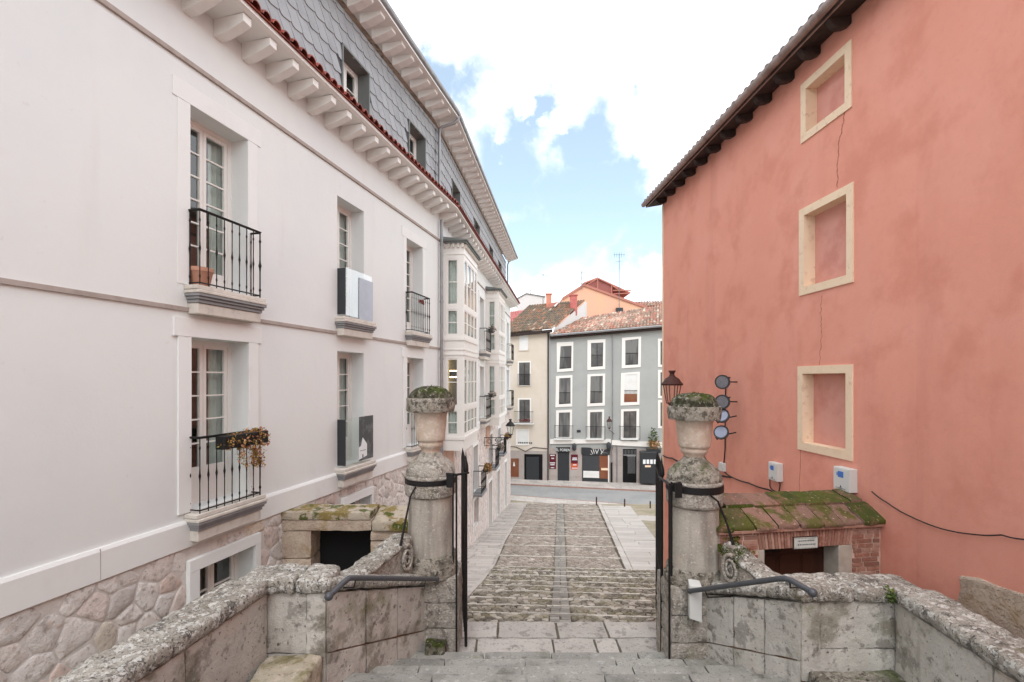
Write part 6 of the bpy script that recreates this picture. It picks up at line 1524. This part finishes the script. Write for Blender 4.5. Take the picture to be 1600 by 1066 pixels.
dD = fpoly('door', [(443, 605), (530, 605), (530, 838), (443, 836)], 'darkpanel', gh, .0, .06)
fpoly('shop_front', [(628, 632), (830, 636), (828, 843), (628, 838)], 'darkpanel', gh, .03, .06)
fpoly('shop_shutter', [(636, 640), (757, 642), (757, 752), (636, 750)], 'slateback', gh, .06, .075)
m = MB()
for j in range(14):
    y = 642+j*8; m.pprism(FAR, [Z1(637, y), Z1(756, y+1), Z1(756, y+5), Z1(637, y+4)], .076, .088)
m.build('shutter_slats', 'darkpanel', gh)
fpoly('lower_panel', [(636, 755), (757, 758), (757, 810), (636, 806)], 'shutter', gh, .06, .09)
fpoly('side_door', [(759, 640), (823, 642), (823, 816), (759, 812)], 'brownpanel', gh, .06, .08); fpoly('letter_panel', [(772, 734), (824, 735), (824, 752), (772, 751)], 'cream', gh, .08, .1)
fpoly('door_frame', [(824, 635), (832, 635), (832, 846), (824, 845)], 'white_paint', gh, .03, .09)
pd = fpoly('portal_door', [(936, 590), (1040, 590), (1038, 846), (936, 842)], 'black', gh, .03, .05)
m = MB()
for j in range(9): m.pprism(FAR, [Z1(944+j*11, 598), Z1(946.5+j*11, 598), Z1(946.5+j*11, 628), Z1(944+j*11, 628)], .05, .07)
for j in range(9): m.pprism(FAR, [Z1(975+j*6.5, 645), Z1(977+j*6.5, 645), Z1(977+j*6.5, 775), Z1(975+j*6.5, 775)], .05, .07)
m.pprism(FAR, [Z1(940, 632), Z1(1036, 632), Z1(1036, 640), Z1(940, 640)], .05, .08); m.pprism(FAR, [Z1(968, 640), Z1(1034, 640), Z1(1034, 646), Z1(968, 646)], .05, .08); m.build('door_grille', 'greystemm' if 'greystemm' in mt else 'greymould', pd)
m = MB(); 
for x in (850, 891): a0 = FAR.hit(*Z1(x, 560)); a1 = FAR.hit(*Z1(x, 848)); m = MB(); m.tube([FAR.w(a0[0], a0[1], .1), FAR.w(a1[0], -8.9, .1)], .05, 6); m.build('drainpipe', 'gutter', gh, smooth=50)
m = MB()
a0 = FAR.hit(*Z8(858, 590)); m.tube([FAR.w(a0[0], a0[1], .1), FAR.w(a0[0], -6, .1)], .04, 6); m.build('drainpipe', 'gutter', gh, smooth=50)
m = MB(); a1 = FAR.hit(*Z1(850, 690)); m.tube([FAR.w(a1[0], a1[1], .1), FAR.w(a1[0], -8.9, .1)], .085, 8); m.build('pipe_guard', 'iron', gh, smooth=50)
fpoly('plaque', [(588, 446), (617, 446), (617, 464), (588, 464)], 'darkpanel', gh, .0, .04)
# fascia with painted swirls over the shop
t = thing('shop_fascia', FAR.w(FAR.s(930), -6.4, .1), 'black shop fascia painted with white swirling strokes above the shuttered shop', 'sign')
fpoly('board', [(622, 578), (690, 580), (710, 592), (760, 590), (800, 596), (838, 584), (838, 634), (622, 630)], 'darkpanel', t, .06, .14)
m = MB()
for i, (x, y, x2, y2) in enumerate(((695, 600, 708, 628), (712, 592, 720, 624), (728, 596, 740, 626), (752, 592, 742, 618), (765, 590, 778, 616), (792, 596, 770, 628), (690, 628, 700, 634), (780, 618, 826, 622))):
    m.pprism(FAR, [Z1(x-2, y), Z1(x+3, y-1), Z1(x2+3, y2), Z1(x2-2, y2)], .141, .15)
m.build('painted_strokes', 'shutter', t)
# bar sign
t = thing('bar_sign', FAR.w(FAR.s(880), -6.2, .15), 'black bar sign with white letters over the narrow dark door', 'sign')
fpoly('board', [(430, 578), (537, 578), (537, 612), (430, 612)], 'iron', t, .06, .2)
s_, z_ = FAR.hit(*Z1(483, 598), .2); ang = math.atan2(FAR.d[1], FAR.d[0])
text('EL POREN', 'lettering', .33, FAR.w(s_, z_, .205), (math.radians(90), 0, ang), 'whiteprint', t, sx=.85)
def poster(x0, x1, y0, y1, lab, cols, lines):
    t = thing('bar_poster', FAR.w(FAR.hit(*Z1((x0+x1)/2, y1))[0], FAR.hit(*Z1(x0, y1))[1], .06), lab, 'poster')
    for (u0, u1, mat) in cols: fpoly('board', [(x0, y0+(y1-y0)*u0), (x1, y0+(y1-y0)*u0), (x1, y0+(y1-y0)*u1), (x0, y0+(y1-y0)*u1)], mat, t, .04, .07)
    m = MB()
    for (u, hgt, a, b) in lines:
        x = x0+(x1-x0)*a
        while x < x0+(x1-x0)*b:
            e_ = x+4; yy = y0+(y1-y0)*u; m.pprism(FAR, [Z1(x, yy), Z1(e_, yy), Z1(e_, yy+hgt), Z1(x, yy+hgt)], .071, .078); x += 5.5
    m.build('lettering', 'whiteprint', t)
poster(380, 430, 628, 742, 'maroon poster with white lettering left of the bar door', [(0, .8, 'maroon'), (.8, 1, 'maroon')], [(.05, 9, .15, .8), (.25, 9, .3, .65), (.55, 9, .1, .85), (.67, 9, .15, .8), (.88, 7, .2, .7)])
poster(543, 595, 632, 745, 'maroon and orange poster with white lettering right of the bar door', [(0, .60, 'maroon'), (.60, 1, 'orangeboard')], [(.2, 9, .25, .8), (.30, 9, .2, .85), (.65, 9, .3, .75), (.88, 7, .15, .9)])
def wall_lamp(x, y, lab):
    s_, z_ = FAR.hit(*Z1(x, y), .25); C = FAR.w(s_, z_, .25); m = MB(); m.lathe(C, [(.05, -.32), (.16, -.25), (.2, .15), (.1, .3), (.02, .34)], 8); m.tube([C+V((0, 0, .1)), FAR.w(s_, z_+.1, .03)], .03, 5)
    m.build('wall_lamp', 'darkpanel', smooth=50, label=lab, cat='wall lamp')
wall_lamp(568, 575, 'dark wall lamp between the bar sign and the shop fascia'); wall_lamp(828, 566, 'dark wall lamp at the right end of the shop fascia')
# dark advertising cabinet and plant
t = thing('dark_cabinet', FAR.w(FAR.s(1015), -8.9, .5), 'tall dark grey cabinet with four white notices beside the iron-grilled door', 'cabinet')
fpoly('body', [(1070, 612), (1206, 612), (1206, 855), (1068, 852)], 'darkpanel', t, .06, .9, bevel=.05)
for i in range(4):
    x = 1089+i*27; m = MB(); m.pprism(FAR, [Z1(x, 670), Z1(x+20, 670), Z1(x+20, 703), Z1(x, 703)], .905, .91); m.build('notice', 'whiteprint', t)
fpoly('label', [(1104, 714), (1148, 714), (1148, 728), (1104, 728)], 'cream', t, .905, .91); fpoly('label', [(1112, 706), (1140, 706), (1140, 712), (1112, 712)], 'maroon', t, .905, .91)
s_, z_ = FAR.hit(*Z1(1165, 600), .5); t = thing('potted_shrub', FAR.w(s_, z_-.1, .5), 'leafy potted shrub with brownish lower leaves on top of the dark cabinet', 'plant')
m = MB(); m.obox(FAR, s_-.55, s_+.6, z_-.2, z_+.1, .3, .7); m.build('trough', 'darkpanel', t)
m = MB(); leaves_mesh(m, FAR.w(s_+.1, z_+.5, .5), (.5, .3, .42), 300, .16, rl); m.build('lower_leaves', 'dryleaf', t); m = MB(); leaves_mesh(m, FAR.w(s_, z_+1.1, .5), (.38, .25, .8), 220, .17, rl); m.build('foliage', 'leaf', t)
# roof of the grey house
def ground_pt(x, y, Y): return P(x, y, Y)
def roof(name, mat, root, e0, e1, r1, r0, nc, nr, seedn):
    m = MB(); b = barrel(m, e0, e1, r1, r0, nc, nr, random.Random(seedn), .42, 5, .1); m.quad(*b)
    return m.build(name, mat, root, smooth=50)
def onfar(x, y, o): s_, z_ = FAR.hit(x, y, o); return FAR.w(s_, z_, o)
e0 = onfar(860, 523.5, .45); e1 = onfar(1036, 508.5, .45); dE = (e1-e0); e2 = e1+dE*.55
r0 = P(897, 499, 46.5); r1 = P(1034, 478, 45.0); r2 = r1+(r1-r0)*.6
roof('roof', 'tile', gh, e0, e1, r1, r0, 34, 9, 31); roof('roof', 'tile', gh, e1, e2, r2, r1, 16, 9, 32)
m = MB(); m.tube([e0+V((0, -.08, -.06)), e1+V((0, -.08, -.06)), e2+V((0, -.08, -.06))], .10, 6); m.build('gutter', 'gutter', gh, smooth=50)
m = MB(); m.hexa([e0+V((0, .1, -.35)), e2+V((0, .1, -.35)), e2+V((0, .6, -.35)), e0+V((0, .6, -.35)), e0+V((0, .1, -.12)), e2+V((0, .1, -.12)), e2+V((0, .6, -.12)), e0+V((0, .6, -.12))]); m.build('eaves_boards', 'darkwood', gh)
m = MB(); m.add([P(861, 523, 42.4), P(866, 519, 42.6), P(914, 472, 46.6), P(914, 498, 46.6), P(892, 502, 46.0)], [(0, 1, 2, 3, 4)]); m.prism([P(864, 520, 42.45), P(866, 514, 42.45), P(915, 471, 46.9), P(915, 505, 46.9)], (.15, .3, 0)); m.build('party_wall', 'whiteren', gh)

# beige house
bh = thing('beige_house', FAR.w(1.0, -9, 0), 'narrow beige rendered house with a mossy tiled roof left of the grey house', 'house')
sa = FAR.s(857.2); m = MB(); m.sprism(FAR, [(-14, -9), (sa, -9), (sa, FAR.hit(857, 517)[1]), (-14, FAR.hit(857, 517)[1]+.1)], -9, .05); m.build('wall', 'beige', bh)
w_, q = win_far(bh, FAR, [Z8(146, 596), Z8(224, 594), Z8(224, 718), Z8(146, 720)], [Z8(152, 602), Z8(218, 600), Z8(218, 712), Z8(152, 714)], .11, 'shutter', 'beige', False)
w_, q = win_far(bh, FAR, [Z8(140, 798), Z8(240, 796), Z8(240, 984), Z8(140, 986)], [Z8(150, 808), Z8(232, 806), Z8(232, 978), Z8(150, 980)], .11, 'farglass', 'white_paint'); rail_far(FAR, q[3][0]-.1, q[2][0]+.05, q[3][1]+.02, q[3][1]+.98, .2, w_, 14)
w_, q = win_far(bh, FAR, [Z1(140, 205), Z1(242, 205), Z1(242, 392), Z1(140, 392)], [Z1(152, 216), Z1(232, 216), Z1(232, 388), Z1(152, 388)], .11, 'farglass', 'white_paint'); rail_far(FAR, q[3][0]-.4, q[2][0]+.3, q[3][1]+.0, q[3][1]+.98, .5, w_, 14)
m = MB(); m.obox(FAR, q[3][0]-.45, q[2][0]+.35, q[3][1]-.14, q[3][1]-.02, .05, .55); m.build('balcony', 'shutter', bh)
t_ = MB(); leaves_mesh(t_, FAR.w((q[3][0]+q[2][0])/2, q[3][1]+.2, .45), (.7, .1, .12), 160, .1, rl); t_.build('balcony_flowers', 'flower', label='red and pink flowers on the beige house balcony', cat='flowers')
w_, q = win_far(bh, FAR, [Z1(126, 440), Z1(226, 440), Z1(226, 562), Z1(126, 562)], [Z1(136, 446), Z1(220, 446), Z1(220, 556), Z1(136, 556)], .11, 'shutter', 'white_paint', False)
m = MB()
for i in range(8): m.obox(FAR, q[3][0]+.1+i*.16, q[3][0]+.2+i*.16, q[3][1]+.1, q[3][1]+.22, .075, .09)
m.build('shutter_gaps', 'darkpanel', w_)
m = MB(); m.sprism(FAR, [(-14, -9), (sa, -9), (sa, -6.35), (-14, -6.35)], .05, .075); m.build('ground_floor', 'shopstone', bh)
fpoly('door', [(190, 628), (328, 630), (328, 828), (190, 826)], 'black', bh, .05, .10); fpoly('door_leaf', [(205, 650), (300, 650), (300, 822), (205, 822)], 'darkpanel', bh, .1, .12)
d_ = fpoly('small_door', [(88, 662), (148, 662), (148, 802), (88, 800)], 'brownpanel', bh, .05, .11); fpoly('door_notice', [(104, 720), (110, 688), (114, 688), (121, 720)], 'whiteprint', d_, .11, .12)
m = MB(); m.tube([onfar(856.3, 520, .12), onfar(856.3, 600, .12), FAR.w(FAR.s(856.3), -8.9, .12)], .055, 6); m.build('drainpipe', 'darkwood', bh, smooth=50)
m = MB(); m.tube([onfar(*Z1(x, y), .1) for x, y in ((80, 570), (130, 575), (160, 590), (200, 608), (235, 588), (260, 578), (370, 588))], .03, 5); m.build('facade_cable', 'cable', smooth=50, label='dark cable looping across the beige house above its ground floor', cat='cable')
e0 = onfar(780, 522, .5); e1 = onfar(863, 513.5, .5)
roof('roof', 'tilemoss', bh, e0, e1, P(914, 469.5, 47.0), P(826, 478, 47.0), 22, 11, 41)
m = MB(); m.hexa([e0+V((0, .05, -.3)), e1+V((0, .05, -.3)), e1+V((0, .5, -.3)), e0+V((0, .5, -.3)), e0+V((0, .05, -.06)), e1+V((0, .05, -.06)), e1+V((0, .5, -.06)), e0+V((0, .5, -.06))]); m.build('eaves_boards', 'darkwood', bh)
def chim(x, yt, yb, Y, w_, mat, lab, cap='tile'):
    t = thing('chimney', P(x, yb, Y), lab, 'chimney'); a = P(x, yt, Y); b = P(x, yb, Y)
    m = MB(); m.box(a.x-w_/2, a.x+w_/2, Y-w_/2, Y+w_/2, b.z-.8, a.z); m.build('stack', mat, t, bevel=.02)
    m = MB(); m.box(a.x-w_/2-.06, a.x+w_/2+.06, Y-w_/2-.06, Y+w_/2+.06, a.z, a.z+.12); m.build('cap', cap, t, bevel=.02)
mt['redchim'] = M('red_painted_brick', c(188, 112, 106), .9, [(3, .4, .7, c(160, 74, 70), .6)]); mt['orgchim'] = M('orange_brick', c(200, 134, 112), .9)
chim(896, 463, 480, 45.6, .62, 'redchim', 'red chimney near the ridge of the mossy roof', 'redchim'); chim(857.5, 461, 474, 46.5, .5, 'orgchim', 'orange chimney behind the mossy roof ridge', 'orgchim')
# orange gable house behind, with its roof terrace frame
oh = thing('orange_house', P(940, 500, 51), 'orange gabled house rising behind the grey house', 'house')
g_ = [P(*Z8(480, 330), 51), P(*Z8(640, 228), 51), P(*Z8(900, 322), 51), P(*Z8(1140, 408), 51), P(*Z8(1140, 700), 51), P(*Z8(480, 700), 51)]
m = MB(); m.prism(g_, (0, 9, 0)); m.build('wall', 'orangeren', oh)
mt['redtrim'] = M('red_verge', c(178, 120, 106), .9); m = MB()
for a, b in zip(g_[:3], g_[1:4]): m.prism([a+V((0, -.15, -.02)), b+V((0, -.15, -.02)), b+V((0, -.15, .22)), a+V((0, -.15, .22))], (0, 9.3, 0))
m.build('roof', 'redtrim', oh)
m = MB(); m.prism([P(*Z8(640, 200), 52), P(*Z8(745, 162), 52), P(*Z8(1000, 278), 52), P(*Z8(985, 282), 52), P(*Z8(745, 172), 52), P(*Z8(650, 210), 52)], (0, 4, 0)); m.build('terrace_roof', 'redtrim', oh)
m = MB(); m.prism([P(*Z8(662, 218), 52.2), P(*Z8(745, 176), 52.2), P(*Z8(845, 222), 52.2), P(*Z8(850, 282), 52.2), P(*Z8(760, 262), 52.2)], (0, 3, 0)); mt['darkred'] = M('dark_red_infill', c(150, 96, 90), .9); m.build('terrace_wall', 'darkred', oh)
m = MB()
for a, b in (((745, 165), (745, 262)), ((852, 222), (852, 290)), ((655, 225), (745, 172)), ((860, 228), (912, 262)), ((860, 262), (1000, 262)), ((860, 290), (990, 282))): m.tube([P(*Z8(*a), 51.6), P(*Z8(*b), 51.6)], .06, 5)
m.build('terrace_frame', 'redtrim', oh)
m = MB(); m.prism([P(*Z8(888, 392), 50.6), P(*Z8(938, 392), 50.6), P(*Z8(938, 434), 50.6), P(*Z8(888, 434), 50.6)], (0, .4, 0)); m.build('ac_unit', 'darkpanel', label='dark air-conditioning unit on the orange wall above the grey house roof', cat='ac unit')
ob = thing('brick_house', P(1010, 500, 56), 'low reddish house with a tiled roof at the right behind the orange gable', 'house')
m = MB(); m.prism([P(990, 478, 56), P(1060, 474, 56), P(1060, 520, 56), P(990, 520, 56)], (0, 6, 0)); m.build('wall', 'orangeren', ob)
roof('roof', 'tile', ob, P(986, 480, 55.5), P(1062, 477, 55.5), P(1060, 470, 60), P(992, 473, 60), 16, 4, 5)
# white block behind, dormer and red roof on the left
wbk = thing('white_house', P(845, 520, 54), 'plain white house block behind the mossy roof', 'house')
m = MB(); m.prism([P(*Z8(140, 322), 54), P(*Z8(205, 288), 54), P(*Z8(350, 312), 54), P(*Z8(350, 520), 54), P(*Z8(140, 520), 54)], (0, 7, 0)); m.build('wall', 'whiteren', wbk)
m = MB(); m.prism([P(*Z8(135, 326), 53.9), P(*Z8(205, 288), 53.9), P(*Z8(352, 312), 53.9), P(*Z8(352, 305), 53.9), P(*Z8(205, 280), 53.9), P(*Z8(135, 318), 53.9)], (0, 7.2, 0)); m.build('roof', 'zinc', wbk)
dm_ = thing('red_roofed_house', P(810, 505, 47), 'small red-tiled roof house at the left edge beside the white building', 'house')
mt['redroof'] = M('red_sheet_roof', c(180, 110, 106), .8, [(3, .4, .65, c(146, 78, 74), .7)])
m = MB(); m.prism([P(*Z8(20, 500), 48), P(*Z8(205, 440), 48), P(*Z8(205, 560), 48), P(*Z8(20, 560), 48)], (0, 5, 0)); m.build('wall', 'redroof', dm_)
roof('roof', 'redroof', dm_, P(*Z8(20, 500), 46.9), P(*Z8(190, 500), 46.9), P(*Z8(205, 412), 52), P(*Z8(20, 430), 52), 14, 5, 6)
dr_ = thing('roof_dormer', P(860, 481, 46.8), 'small reddish skylight dormer on the mossy roof below the orange chimney', 'dormer'); m = MB(); m.prism([P(*Z8(352, 395), 46.0), P(*Z8(375, 362), 46.0), P(*Z8(450, 345), 46.0), P(*Z8(440, 378), 46.0)], (0, 1.0, .0)); m.build('dormer_body', 'redtrim', dr_)
m = MB(); m.prism([P(*Z8(412, 380), 45.9), P(*Z8(440, 352), 45.9), P(*Z8(452, 352), 45.9), P(*Z8(425, 384), 45.9)], (0, .05, 0)); m.build('skylight', 'shutter', dr_)
# antennas
def antenna(x, yt, yb, Y, lab, kind):
    m = MB(); a, b = P(x, yt, Y), P(x, yb, Y); m.tube([b, a], .035, 5); h = a.z-b.z
    if kind == 'yagi':
        m.tube([a+V((-.1, 0, -.1)), a+V((1.1, .2, -.25))], .02, 4)
        for i in range(6): q = a+V((.1+.17*i, .04*i, -.12-.025*i)); m.tube([q+V((0, -.2, -.18)), q+V((0, .2, .18))], .014, 4)
    if kind == 'cross':
        for zz in (.1, .7, 1.3): m.tube([a+V((-.45, 0, -zz)), a+V((.45, 0, -zz))], .022, 4); m.tube([a+V((0, -.4, -zz-.06)), a+V((0, .4, -zz-.06))], .02, 4)
    if kind == 'panel':
        for i in range(5): m.tube([a+V((-.5+.25*i, 0, .1)), a+V((-.5+.25*i, 0, -.45))], .022, 4)
        m.tube([a+V((-.6, 0, -.15)), a+V((.6, 0, -.15))], .025, 4); m.tube([a+V((-.4, 0, -.9)), a+V((.4, 0, -.8))], .02, 4)
    m.build('antenna', 'zinc', smooth=50, label=lab, cat='antenna', group='roof antennas')
antenna(848.5, 428, 474, 46.8, 'tall thin aerial above the mossy roof by the orange chimney', 'yagi'); antenna(909, 424, 452, 50.8, 'pale aerial with short crossbars at the left slope of the orange gable', 'cross'); antenna(967.5, 396, 482, 50.5, 'tallest aerial with a comb head in front of the orange house', 'panel'); antenna(829, 452, 462, 54.5, 'tiny aerial above the white house block', 'cross'); antenna(1011, 468, 474, 57, 'short dark stub aerial on the low house at the right', 'none')
